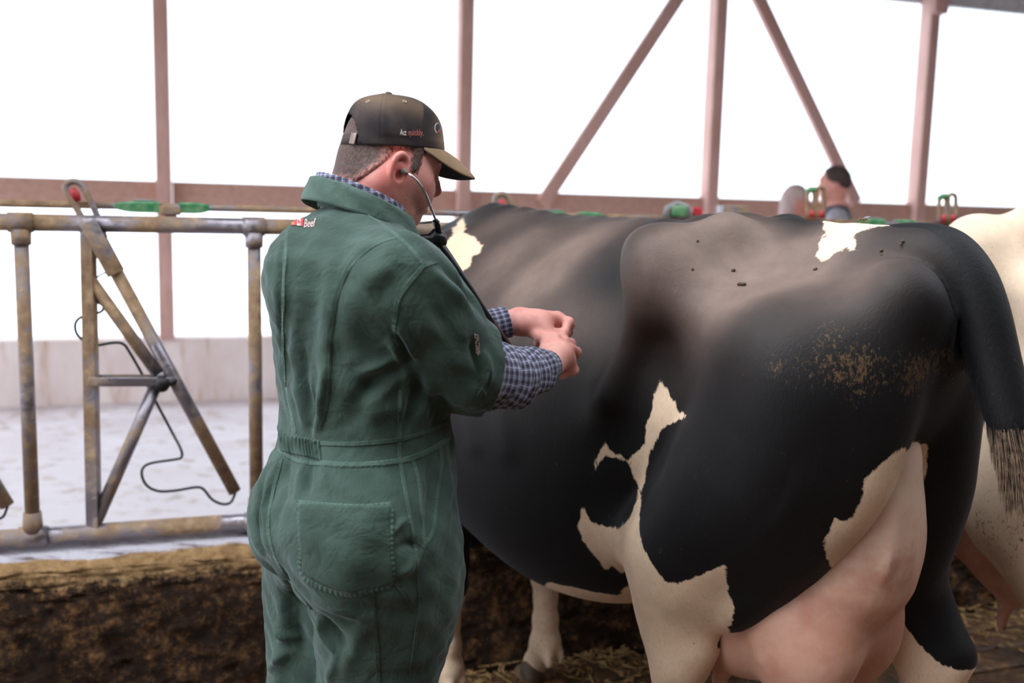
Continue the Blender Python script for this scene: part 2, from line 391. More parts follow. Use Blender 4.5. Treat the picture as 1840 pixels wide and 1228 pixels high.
# ---- curtain wall
t_post = [wpx(295, 350)[0], wpx(831, 350)[0], wpx(1274, 350)[0], wpx(1647, 350)[0]]
t_post = [t_post[0] - 2.25] + t_post + [t_post[-1] + 2.15, t_post[-1] + 4.3]
wall = thing('wall_back', kind='structure'); TOPZ = 3.75
MB().box(W_(3, .23, .09), FD * 8, FN * .1, ZZ * .31, .01).build('concrete_base', CONC, wall)
for i, t in enumerate(t_post):
    MB().box(W_(t, (TOPZ + .54) / 2, -.0), FD * .052, FN * .075, ZZ * (TOPZ - .54) / 2, .004).build('post', TIMBER, wall)
pz = W_(t_post[4] + .03, 0, -.02); zb = wpx(1690, 30)[1]
MB().box(pz + ZZ * (TOPZ + zb) / 2, FD * .075, FN * .09, ZZ * (TOPZ - zb) / 2, .02).build('post_bracket', TIMBER, wall)
for a, b in zip(t_post[:-1], t_post[1:]):
    MB().box(W_((a + b) / 2, 1.565, .03), FD * ((b - a) / 2 - .055), FN * .02, ZZ * .088, .003).build('rail', TIMBER_H, wall)
for top, bot in (((1212, 0), (972, 365)), ((1358, 0), (1532, 365))):
    a = wpx(*top); b = wpx(*bot); d = (a - b) / np.linalg.norm(a - b); a = a + d * .6; c = (a + b) / 2; L = np.linalg.norm(a - b) / 2
    e = FD * d[0] + ZZ * d[1]; f = np.cross(e, FN)
    MB().box(W_(c[0], c[1], -.045), e * L, f * .055, FN * .028, .003).build('brace', TIMBER, wall)
zh = wpx(1760, 14)[1]
MB().box(W_(3, (TOPZ + zh) / 2 + .1, .1), FD * 8, FN * .03, ZZ * ((TOPZ - zh) / 2 + .1), .004).build('header', WHITEP, wall)
for i, (a, b) in enumerate(zip(t_post[:-1], t_post[1:])):
    w = thing('window_%d' % (i + 1), kind='structure')
    for z0, z1 in ((.54, 1.5), (1.63, TOPZ)):
        MB().box(W_((a + b) / 2, (z0 + z1) / 2, .115), FD * ((b - a) / 2 - .01), FN * .003, ZZ * (z1 - z0) / 2).build('pane', PANEL, w, smooth=False)
slab('ground_outside', [(-60, 6), (60, 6), (60, 90), (-60, 90)], -.5, -.25, OUT) if False else None
slab('ground_yard', [c2(-40, .3, WP0), c2(60, .3, WP0), c2(60, 70, WP0), c2(-40, 70, WP0)], -.4, -.12, OUT)
# roof over the barn, open at its sides
slab('ceiling', [c2(-7, -9.5), c2(12, -9.5), c2(12, -3.9), c2(-7, -3.9)], TOPZ + .25, TOPZ + .35, ROOF)
slab('ceiling.001', [c2(-7, -.55), c2(12, -.55), c2(12, 5.2), c2(-7, 5.2)], TOPZ + .25, TOPZ + .35, ROOF)   # gap left between the unseen roof halves to let the daylight in

# unseen walls added to cut daylight from behind the camera and the sides
slab('added_wall_rear', [c2(-7, -9.4), c2(12, -9.4), c2(12, -9.5), c2(-7, -9.5)], 0, TOPZ + .3, ROOF)
slab('added_wall_left', [c2(-7, -9.4), c2(-6.9, -9.4), c2(-6.9, -6.0), c2(-7, -6.0)], 0, TOPZ + .3, ROOF)
slab('added_wall_right', [c2(9, -9.4), c2(9.1, -9.4), c2(9.1, 4), c2(9, 4)], 0, TOPZ + .3, ROOF)
# ---- headlock fence
fence = thing('headlock_fence', 'mud-caked galvanised headlock feed fence with slanted release arms, standing on the curb', 'fence', loc=F_(0, .46))
R_P = .021; z_top = fpx(230, 403)[1]; z_bot = fpx(230, 952)[1]; tu = [fpx(45, 600)[0], fpx(458, 600)[0]]; pitch = tu[1] - tu[0]
T0, T1 = -1.2, 5.4
MB().tube([F_(T0, z_top), F_(T1, z_top)], .025, 16).build('top_rail', GALV, fence)
MB().tube([F_(T0, z_bot), F_(T1, z_bot)], .026, 16).build('bottom_rail', GALV, fence)
MB().tube([F_(T0, 1.50, .03), F_(T1, 1.50, .03)], .011, 10).build('control_rod', GALV, fence)
def P2(px, py, k=0, off=0): a = fpx(px, py, off); return F_(a[0] + k * pitch, a[1], off)
def flatbar(mb, a, b, w, th, off):
    e = (b - a) / 2; L = np.linalg.norm(e); f = np.cross(e / L, FN); return mb.box((a + b) / 2 + FN * off, e, f * w, FN * th, .003)
def lock(k, loops_up=False):
    u = tu[0] + k * pitch + (.085 if k == 2 else 0)
    up_ = MB().tube([F_(u, z_bot), F_(u, z_top)], R_P, 14).build('upright', GALV, fence)
    MB().tube([F_(u, z_top - .065), F_(u, z_top - .02)], [.027, .029], 14).tube([F_(u - .033, z_top), F_(u + .033, z_top)], .0295, 14).build('sleeve', GALV, fence)
    MB().tube([F_(u, z_bot + .075), F_(u, z_bot + .015)], [.026, .03], 14).tube([F_(u - .04, z_bot), F_(u + .04, z_bot)], .0305, 14).build('sleeve', GALV, fence)
    if k != 3: locked(k, up_)
    latches(k)
def locked(k, up_):
    MB().tube([P2(158, 408, k), P2(169, 945, k)], .0245, 4, sq=1).build('square_upright', GALV, fence, smooth=False)
    MB().tube([P2(160, 500, k), P2(284, 672, k)], .0185, 12).build('diagonal_brace', GALV, fence)
    MB().tube([P2(284, 684, k), P2(174, 935, k)], .0195, 12).build('diagonal_brace', GALV, fence)
    mb = MB(); a, b = P2(160, 684, k), P2(316, 684, k); flatbar(mb, a, b, .014, .004, -.026); flatbar(mb, a, b, .014, .004, .026); mb.build('pivot_bar', GALV, fence)
    mb = MB(); c = P2(291, 688, k); mb.tube([c - FN * .034, c + FN * .034], .024, 14); c = P2(311, 683, k); mb.tube([c - FN * .036, c + FN * .036], .012, 8); mb.build('pivot_bolt', WIRE, fence)
    # swinging arm with its forked head, red latch and spring wire
    off = 0.0
    arm = MB().tube([P2(203, 478, k), P2(422, 884, k)], .0205, 14).build('release_arm', GALV, fence)
    mb = MB()
    for s in (-1, 1):
        a = P2(158, 398, k, 0); b = P2(209, 492, k, 0); flatbar(mb, a, b, .024, .0035, s * .027)
    mb.build('clevis_plate', GALV, arm)
    if k in (4, 5): return
    mb = MB(); pts = [P2(*q, k) for q in ((172, 436), (153, 402), (135, 370), (122, 348), (118, 336), (124, 328), (138, 327), (150, 337), (163, 362), (176, 392), (188, 428))]
    mb.tube(spline(pts, 4), .0098, 10); mb.build('loop_head', GALV, arm)
    mb = MB().tube([P2(128, 340, k), P2(131, 344, k), P2(137, 353, k), P2(142, 362, k)], [.008, .013, .014, .007], 10); mb.build('red_latch', RED, arm)
    w = [(424, 882), (415, 903), (398, 906), (380, 897), (366, 880), (352, 876), (315, 882), (285, 883), (264, 873), (255, 855), (258, 840), (275, 832), (315, 826), (326, 822), (325, 808), (308, 775), (280, 722), (255, 672), (232, 632), (222, 619), (205, 616), (170, 621), (150, 612), (137, 598), (136, 580), (150, 568), (178, 562), (185, 556), (184, 549), (170, 541)]
    MB().tube(spline([P2(*q, k, -.006 if i < 15 else .03) for i, q in enumerate(w)], 4), .0042, 8).build('spring_wire', WIRE, fence)
    MB().tube(spline([P2(*q, k, .0) for q in ((196, 489), (182, 493), (170, 503))], 4), .003, 6).build('spring_wire', WIRE, fence)
def latches(k):
    def boat(x0, x1, name, dx=0):
        a, b = P2(x0, 366, k, .03), P2(x1, 370, k, .03); a[2] = b[2] = 1.5; L = b - a
        ss = np.linspace(0, 1, 10); pr = np.array([[.004, .010, .014, .0165, .0175, .018, .018, .018, .018, .018]])[0]
        V = []; F = []
        for i, s_ in enumerate(ss):
            h = pr[i]
            for q in ((-1, -.9), (-.9, -1), (.9, -1), (1, -.9), (1, .5), (.7, .85), (-.7, .85), (-1, .5)): V.append(a + L * s_ + FN * q[0] * (.006 + h * .55) + ZZ * (q[1] * h))
        for i in range(9):
            for j in range(8): F.append((i * 8 + j, i * 8 + (j + 1) % 8, (i + 1) * 8 + (j + 1) % 8, (i + 1) * 8 + j))
        F += [tuple(range(8))[::-1], tuple(72 + j for j in range(8))]
        bm = bmesh.new(); me = nmesh(name, V, F); bm.from_mesh(me); bmesh.ops.recalc_face_normals(bm, faces=bm.faces[:]); bm.to_mesh(me); bm.free()
        g = link_mesh(name, me, GREEN, fence, smooth=False)
        if name == 'green_handle': MB().box((a + L * .68) + ZZ * .0185, FD * .03, FN * .008, ZZ * .003, .002).build('grey_cover', GREYP, g)
    boat(200, 287, 'green_handle'); boat(381, 322, 'green_stop')
    mb = MB(); c = P2(306, 372, k, .03); c[2] = 1.49; mb.box(c, FD * .03, FN * .02, ZZ * .014, .004); mb.box(c - ZZ * .03, FD * .018, FN * .014, ZZ * .022, .004); mb.build('rod_bracket', GALV, fence)
for k in (-1, 0, 2, 3, 4, 5): lock(k)
u = tu[0] + pitch; MB().tube([F_(u, z_bot), F_(u, z_top)], R_P, 14).build('upright', GALV, fence)
MB().tube([F_(u, z_top - .065), F_(u, z_top - .02)], [.027, .029], 14).tube([F_(u - .033, z_top), F_(u + .033, z_top)], .0295, 14).build('sleeve', GALV, fence)
MB().tube([F_(u, z_bot + .075), F_(u, z_bot + .015)], [.026, .03], 14).tube([F_(u - .04, z_bot), F_(u + .04, z_bot)], .0305, 14).build('sleeve', GALV, fence)
# ================================================================ CATTLE
def coat(name, white=(226, 198, 170), speck=True):
    """black and white hide: attribute 'white' is the distance inside a white patch, 'dust' grey-brown tone laid over the black hair, 'mud' dung"""
    m = Mat(name); co = m.co(); wv = m.attr('white')['Fac']; du = m.attr('greyed')['Fac']; mu = m.attr('mud')['Fac']
    hair = m.noise(260, 3, .6, vec=m.scale((.5, 1, .3)), dist=.2); edge = m.noise(60, 4, .7, vec=m.scale((.6, 1, .35)))
    w = m.step(m.math('ADD', wv, m.math('MULTIPLY', m.math('SUBTRACT', edge, .5), .026)), -.0025, .0025)
    blk = m.mix(m.step(m.noise(5, 5), .35, .75), srgb(7, 6, 8), srgb(13, 12, 14))
    dn = m.math('MULTIPLY', du, m.math('ADD', .55, m.math('MULTIPLY', m.noise(14, 7, .65), .9)), clamp=True)
    blk = m.mix(dn, blk, m.mix(m.noise(6, 4), srgb(98, 82, 76), srgb(128, 108, 98)))
    wh = m.mix(m.step(m.noise(7, 5, .6), .4, .75), srgb(*white), srgb(*[c * .88 for c in white]))
    wh = m.mix(m.math('MULTIPLY', m.step(hair, .45, .75), .25), wh, srgb(176, 146, 122))
    c = m.mix(w, blk, wh)
    md = m.step(m.math('ADD', mu, m.math('MULTIPLY', m.math('SUBTRACT', m.noise(150, 5, .8, vec=m.scale((1, 1, .55))), .57), 6.)), .55, .68)
    c = m.mix(md, c, m.mix(m.noise(40, 3), srgb(44, 34, 26), srgb(94, 72, 47)))
    fine = m.noise(420, 2, .5, vec=m.scale((.4, 1, .22)))
    m.set(base_color=c, roughness=m.mix(w, (.62,) * 3, (.78,) * 3), specular_ior_level=.22, sheen_weight=.035, sheen_roughness=.45, sheen_tint=(.8, .85, 1, 1),
          normal=m.bump(m.math('ADD', hair, m.math('MULTIPLY', fine, .8)), .2, .003))
    return m.m
COATM = coat('holstein_coat'); COATW = coat('white_cow_coat', (214, 190, 166))
mu_ = Mat('udder_skin'); n1 = mu_.noise(9, 5); 
gz = mu_.n('ShaderNodeSeparateXYZ', {0: mu_.co('Generated')}).outputs[2]; n3 = mu_.noise(34, 5, .6)
mu_.set(base_color=mu_.mix(mu_.step(mu_.math('ADD', gz, mu_.math('MULTIPLY', mu_.math('SUBTRACT', n3, .5), .5)), .42, .85), mu_.mix(mu_.step(n1, .35, .7), srgb(196, 150, 130), srgb(176, 124, 104)), srgb(206, 178, 158)), roughness=.6, subsurface_weight=.12, subsurface_radius=(.02, .008, .005), subsurface_scale=.4,
        normal=mu_.bump(mu_.math('ADD', mu_.noise(170, 3, .6, vec=mu_.scale((.5, 1, .3))), mu_.noise(18, 4)), .18, .006)); UDDER = mu_.m
HOOF = simple('hoof_horn', srgb(74, 60, 48), .6, c2=srgb(120, 98, 74)); HAIRB = simple('black_tail_hair', srgb(9, 8, 9), .6, c2=srgb(18, 15, 15), scale=40)
HAIRT = simple('dirty_switch_hair', srgb(120, 98, 78), .7, c2=srgb(70, 50, 36), scale=60)
EYEM = simple('dark_eye', srgb(14, 10, 10), .1, bump=0); MUZ = simple('muzzle_skin', srgb(60, 48, 48), .4)

TH = math.radians(49.9)
class Cow:
    """local axes: x towards the head, y to the cow's left, z up; origin on the floor under the pin bones"""
    def __init__(s, o, th, sc=1.):
        s.o = np.array(o, float); s.d = np.array([-math.cos(th), math.sin(th), 0]); s.l = np.array([-s.d[1], s.d[0], 0]); s.A = np.array([s.d, s.l, ZZ]) * np.reshape(np.broadcast_to(sc, 3), (3, 1)); s.Ai = np.linalg.inv(s.A)
    def w(s, P): return s.o + np.asarray(P) @ s.A
    def loc(s, P): return (np.asarray(P) - s.o) @ s.Ai
LEG_FAR = ([(.10, .13, 1.22), (.11, .15, 1.0), (.15, .165, .84), (.17, .18, .72)], [(.22, .175, 1.20), (.26, .195, 1.0), (.33, .20, .86), (.36, .205, .76)], [(.30, .80), (.22, .70), (.14, .60), (.10, .53)], .10)
LEG_NEAR = ([(.10, .13, 1.22), (.14, .15, 1.02), (.26, .165, .84), (.37, .18, .70)], [(.22, .175, 1.20), (.30, .195, 1.0), (.435, .20, .84), (.475, .205, .74)], [(.495, .78), (.49, .69), (.485, .60), (.475, .53)], .475)
LEG_MID = ([(.10, .13, 1.22), (.12, .15, 1.02), (.20, .165, .84), (.26, .18, .70)], [(.22, .175, 1.20), (.28, .195, 1.0), (.38, .20, .85), (.42, .205, .75)], [(.39, .78), (.34, .69), (.29, .60), (.26, .53)], .26)
def cow_body(hind_near=.0, hind_far=0., dip=0.):
    LEG = {1: LEG_NEAR if hind_near > .2 else LEG_MID if hind_near > .1 else LEG_FAR, -1: LEG_FAR}
    S = Sculpt()
    X = [.0, .04, .12, .22, .4, .6, .75, .95, 1.15, 1.3, 1.42, 1.55, 1.70, 1.78]
    TZ = [1.35, 1.41, 1.465, 1.483, 1.497, 1.500, 1.502, 1.503, 1.508, 1.522, 1.52, 1.46, 1.38, 1.30]
    TZ = [z - dip * min(max((x - .08) / .3, 0), 1) for x, z in zip(X, TZ)]
    BZ = [1.24, 1.12, 1.02, .95, .80, .62, .53, .50, .545, .58, .58, .54, .66, .90]
    RY = [.05, .09, .15, .21, .265, .28, .335, .40, .405, .365, .30, .225, .13, .04]
    def barrel(P):
        x = P[:, 0]; xc = np.clip(x, X[0], X[-1]); tz, bz, ry = interp(xc, X, TZ), interp(xc, X, BZ), interp(xc, X, RY)
        zc = bz + (tz - bz) * .47; z = P[:, 2] - zc; a = np.where(z > 0, tz - zc, zc - bz); n = np.where(z > 0, 1.75, 2.15)
        q = (np.abs(P[:, 1] / ry) ** n + np.abs(z / a) ** n) ** (1 / n); r = np.hypot(P[:, 1], z)
        d = r * (1 - 1 / np.maximum(q, 1e-4)); d = np.where(q < .05, -np.minimum(a, ry), d)
        return np.maximum(d, np.abs(x - xc) + np.where(x != xc, .0, -9))* .9
    S.fn(barrel, (-.01, -.43, .42), (1.79, .43, 1.55), .05)
    for s in (1, -1):
        # hip frame: hook bones, pins, thurl, loin edge
        S.ell((.56, s * .258, 1.405), (.050, .036, .055), .09); S.cap((.56, s * .245, 1.40), (.48, s * .12, 1.47), .05, .05, .10)
        S.cap((.545, s * .250, 1.38), (.22, s * .215, 1.20), .05, .09, .12); S.cap((.56, s * .250, 1.39), (.635, s * .30, 1.12), .038, .012, .12); S.cap((.075, s * .125, 1.365), (.24, s * .20, 1.24), .05, .095, .10)
        S.ell((.05, s * .120, 1.365), (.045, .042, .05), .11)
        S.crease([(.57, s * .24, 1.43), (.68, s * .25, 1.425), (.80, s * .26, 1.425)], .028, .012)
        # thigh, then gaskin, hock, cannon, pastern; a leg is a row of stations (x, z) for its front and back line
        y = s * .205; tk = .0 if s > 0 else .02
        TR, TM, GA, HK = LEG[s]
        S.chain([(x, s * (yy - tk), z) for x, yy, z in TR], [.075, .085, .085, .070], .11, 3)
        S.chain([(x, s * (yy - tk), z) for x, yy, z in TM], [.135, .145, .125, .10], .12, 3)
        S.chain([(x, y, z) for x, z in GA], [.10, .088, .068, .056], .08, 3)
        kx = HK
        S.cap((kx - .050, y, .575), (kx - .01, y, .50), .026, .036, .05)
        S.cap((kx - .046, y, .59), (GA[1][0] - .06, y, .76), .024, .036, .07)
        S.chain([(kx, y, .53), (kx + .015, y, .44), (kx + .02, y, .25), (kx + .015, y, .14)], [.054, .040, .034, .044], .03, 3)
        S.cap((kx + .015, y, .14), (kx + .05, y, .07), .042, .042, .03)
        S.cap((kx - .03, y + .02, .10), (kx - .03, y + .02, .12), .014, .016, .012); S.cap((kx - .03, y - .02, .10), (kx - .03, y - .02, .12), .014, .016, .012)
        # shoulder, foreleg
        fx = 1.38 if s > 0 else 1.345
        S.cap((1.40, s * .20, 1.36), (1.50 + .03 * s, s * .22, .92), .08, .120, .12); S.cap((1.50 + .03 * s, s * .215, .93), (1.37, s * .21, .74), .11, .10, .10)
        S.chain([(1.38, s * .20, .78), (fx + .02, s * .19, .60), (fx, s * .18, .43)], [.10, .076, .057], .07, 3)
        S.ell((fx + .01, s * .18, .40), (.052, .048, .062), .03)
        S.chain([(fx, s * .18, .40), (fx, s * .18, .30), (fx - .005, s * .18, .16)], [.046, .036, .042], .03, 2)
        S.ell((fx - .005, s * .18, .15), (.045, .042, .05), .02)
        S.cap((fx - .005, s * .18, .14), (fx + .035, s * .18, .07), .041, .042, .03)
        for q in (-.022, .022): S.cap((fx - .05, s * .18 + q, .10), (fx - .045, s * .18 + q, .125), .014, .016, .012)
        # hollows of the flank, ribs
        S.bump((.685, s * .315, 1.35), (.070, .08, .070), -.066); S.bump((.67, s * .33, 1.20), (.06, .08, .10), -.022)
        S.crease([(.58, s * .29, 1.36), (.62, s * .32, 1.22), (.66, s * .345, 1.05)], .04, .012)
        S.bump((.47, s * .30, 1.25), (.08, .08, .10), -.012); S.bump((.16, s * .20, 1.38), (.06, .06, .05), -.010)
        for i, x in enumerate((.90, 1.0, 1.10, 1.20, 1.29)):
            S.crease([(x + .10, s * .30, 1.38), (x + .03, s * .41, 1.15), (x - .02, s * .40, .95)], .022, .006)
        S.bump((1.33, s * .33, 1.1), (.07, .1, .2), -.02); S.crease([(.50, s * .29, .98), (.55, s * .27, .82), (.57, s * .25, .72)], .05, -.016)
        
    # fold of skin from flank to stifle, chest, dewlap, neck
    S.cap((.62, .20, .78), (.50, .20, .80), .05, .05, .10); S.cap((.62, -.20, .78), (.50, -.20, .80), .05, .05, .10)
    S.ell((1.52, 0, .60), (.13, .10, .15), .10)
    S.chain([(1.50, 0, 1.16), (1.72, .02, 1.14 - dip * 1.2), (2.0, .01, 1.12 - dip), (2.2, 0, 1.13)], [.27, .20, .155, .125], .12, 3, flat=(np.array([0, 1., 0]), .58))
    S.chain([(1.60, 0, .80), (1.9, 0, .93), (2.12, 0, 1.0)], [.09, .05, .03], .08, 2, flat=(np.array([0, 1., 0]), .45))
    S.cap((1.45 - dip * 2, 0, 1.43 - dip * 1.3), (2.15, 0, 1.22 - dip * .6), .06, .05, .10)
    # head
    S.cap((2.23, 0, 1.16), (2.33, 0, 1.06), .115, .10, .06, flat=(np.array([0, 1., 0]), .95)); S.cap((2.33, 0, 1.04), (2.56, 0, .80), .085, .066, .06)
    S.ell((2.58, 0, .775), (.075, .078, .07), .05); S.cap((2.25, 0, 1.02), (2.50, 0, .76), .06, .045, .05)
    for s in (1, -1):
        S.bump((2.34, s * .10, 1.06), .022, .018); S.bump((2.375, s * .07, .98), (.04, .03, .05), -.012)
        S.cap((2.21, s * .10, 1.20), (2.17, s * .20, 1.21), .025, .042, .03, flat=(np.array([0, 0, 1.]), 1)); S.cap((2.17, s * .20, 1.21), (2.15, s * .27, 1.19), .042, .012, .03)
    # sacrum and tail head
    S.chain([(.62, 0, 1.472 - dip), (.40, 0, 1.472 - dip), (.24, 0, 1.462 - dip * .5), (.12, 0, 1.445)], [.035, .04, .035, .04], .06, 2)
    S.chain([(.24, 0, 1.43), (.12, 0, 1.452), (.055, 0, 1.448), (.005, 0, 1.41), (-.022, 0, 1.35)], [.05, .046, .042, .038, .034], .06, 3)
    for x in np.arange(.75, 1.5, .075): S.bump((x, 0, 1.525), (.02, .025, .02), .006)
    return S
def udder_sculpt(hx=0):
    S = Sculpt()
    S.ell((.365, .03, .73), (.23, .15, .235), .06); S.ell((.25, .095, .66), (.145, .10, .175), .06); S.ell((.25, -.06, .66), (.145, .10, .175), .06)
    S.ell((.42, .085, .66), (.16, .105, .165), .06); S.ell((.42, -.085, .66), (.16, .105, .165), .06)
    S.chain([(.11, .035, 1.09), (.135, .03, .95), (.18, .025, .80)], [.05, .085, .125], .10, 3)
    S.cap((.50, 0, .64), (.76, 0, .59), .13, .06, .10, flat=(np.array([0, 0, 1.]), .6))
    S.crease([(.03, 0, 1.0), (.02, 0, .8), (.07, 0, .6), (.2, 0, .5), (.44, 0, .48)], .02, -.014)
    S.crease([(.32, .17, .72), (.325, .18, .6), (.32, .1, .47)], .025, -.012)
    S.crease([(.06, .08, .98), (.05, .11, .82), (.08, .15, .68), (.11, .16, .56)], .010, .0065)   # a vein
    S.crease([(.36, .15, .82), (.34, .17, .72), (.28, .18, .60)], .010, .006)
    for x, y in ((.20, .085), (.20, -.085), (.44, .09), (.44, -.09)):
        S.cap((x, y, .51), (x + .01, y * 1.08, .425), .024, .013, .03)
    return S
def build_cow(name, frame, label, group, paint, matl, voxel=.0085, hind=(0, 0, 0), udder=True):
    root = thing(name, label, 'cow', loc=frame.o, group=group)
    V, Q = cow_body(*hind).mesh(voxel); V = frame.w(V) ; Q = Q[:, ::-1] if np.linalg.det(frame.A) < 0 else Q
    me = qmesh('body', V, Q); bvh = bvh_of(V, Q)
    body = link_mesh('body', me, matl, root)
    V = vcos(me) + frame.o; N = vnormals(me); paint(me, frame, V, N, bvh)
    if udder:
        u, q = udder_sculpt().mesh(.008); ub = link_mesh('udder', qmesh('udder', frame.w(u), q), UDDER, root)
        ub['label'] = 'pale pink full udder between the hind legs'
    for s in (1, -1):                                       # cloven hooves
        for fx, far in ((1.38 if s > 0 else 1.345, 0), ((.475 if hind[0] > .2 else .26 if hind[0] > .1 else .10) if s > 0 else .10, 1)):
            S = Sculpt(); x = fx + (.035 if not far else .05); y = s * (.18 if not far else .20)
            for q in (-.026, .026):
                S.cap((x - .01, y + q, .028), (x + .045, y + q * .9, .022), .034, .024, .008); S.cap((x + .0, y + q, .055), (x + .03, y + q, .035), .03, .02, .02)
            S.fn(lambda P: .004 - P[:, 2], (x - .1, y - .1, -.1), (x + .1, y + .1, .1), 0, 'clip')
            v, qd = S.mesh(.006, pad=.03); link_mesh('hoof', qmesh('hoof', frame.w(v), qd), HOOF, root)
    for s in (1, -1):
        S = Sculpt().ell((2.345, s * .098, 1.055), (.022, .02, .02), .01); v, qd = S.mesh(.006); link_mesh('eye', qmesh('eye', frame.w(v), qd), EYEM, root)
    S = Sculpt().ell((2.605, 0, .765), (.058, .07, .058), .01); v, qd = S.mesh(.007); link_mesh('muzzle', qmesh('muzzle', frame.w(v), qd), MUZ, root)
    return root, body, bvh, me
def decal(frame, bvh, V, N, poly, depth=.30, fallback=.15, facing=.0):
    """a coat patch: its outline is laid on the hide, then measured in the patch's own tangent plane"""
    H = []; NN = []
    for p in spline(poly, 1, True)[::1]:
        r = hit(bvh, *p)
        if r: H.append(r[0]); NN.append(r[1])
        else: H.append(at_plane(p[0], p[1], frame.w((0, fallback, 0)), frame.l))
    H = np.array(H); n = np.mean(NN, 0) + .4 * frame.l; n /= np.linalg.norm(n); c = H.mean(0)
    u = np.cross(ZZ, n); u /= np.linalg.norm(u); v = np.cross(n, u); B = np.array([u, v]).T
    d = poly_sd((V - c) @ B, (H - c) @ B); bad = (np.abs((V - c) @ n) > depth) | (N @ n < facing)
    return np.where(bad, -.2, d)
def spots(frame, bvh, V, L):
    f = np.zeros(len(V))
    for px, py, r, a in L:
        h = hit(bvh, px, py)
        if h is None: continue
        f += a * np.exp(-.5 * (np.linalg.norm(V - h[0], axis=1) / r) ** 2)
    return f
# ---- the cow being examined
COW = Cow((.855, 1.884, 0), TH)
PATCH = [
 [(832, 391), (838, 410), (833, 420), (850, 425), (867, 442), (862, 455), (848, 462), (845, 478), (835, 485), (822, 505), (812, 500), (800, 480), (788, 465), (800, 448), (815, 420), (822, 400)],
 [(1188, 680), (1199, 702), (1213, 725), (1219, 742), (1233, 748), (1213, 758), (1188, 771), (1177, 796), (1168, 818), (1159, 850), (1151, 890), (1141, 860), (1135, 843), (1126, 827), (1137, 820), (1148, 809), (1159, 798), (1161, 765), (1170, 742), (1177, 711)],
 [(1088, 796), (1095, 809), (1119, 822), (1128, 830), (1101, 822), (1088, 818), (1074, 838), (1065, 853), (1070, 825), (1079, 809)],
 [(1147, 880), (1149, 939), (1157, 988), (1173, 1015), (1195, 1048), (1226, 1046), (1262, 1032), (1302, 1017), (1306, 1037), (1309, 1064), (1320, 1093), (1311, 1126), (1309, 1157), (1300, 1180), (1318, 1200), (1330, 1330), (1120, 1330), (1110, 1180), (985, 1075), (985, 1046), (1030, 1055), (1066, 1064), (1110, 1070), (1132, 1055), (1119, 1032), (1099, 1019), (1088, 1023), (1072, 1003), (1048, 974), (1039, 950), (1048, 912), (1059, 934), (1083, 948), (1110, 950), (1132, 930), (1142, 905)],
]
TOPPATCH = [(1487, 388), (1480, 420), (1470, 449), (1464, 464), (1490, 469), (1498, 458), (1521, 447), (1540, 452), (1536, 437), (1536, 420), (1558, 411), (1596, 403), (1644, 399)]
UPPER = [(1480, 985), (1490, 948), (1500, 933), (1520, 937), (1535, 925), (1548, 905), (1548, 880), (1555, 860), (1580, 835), (1620, 805), (1645, 795), (1665, 800), (1668, 840), (1650, 900), (1610, 940), (1560, 1000), (1520, 1010)]
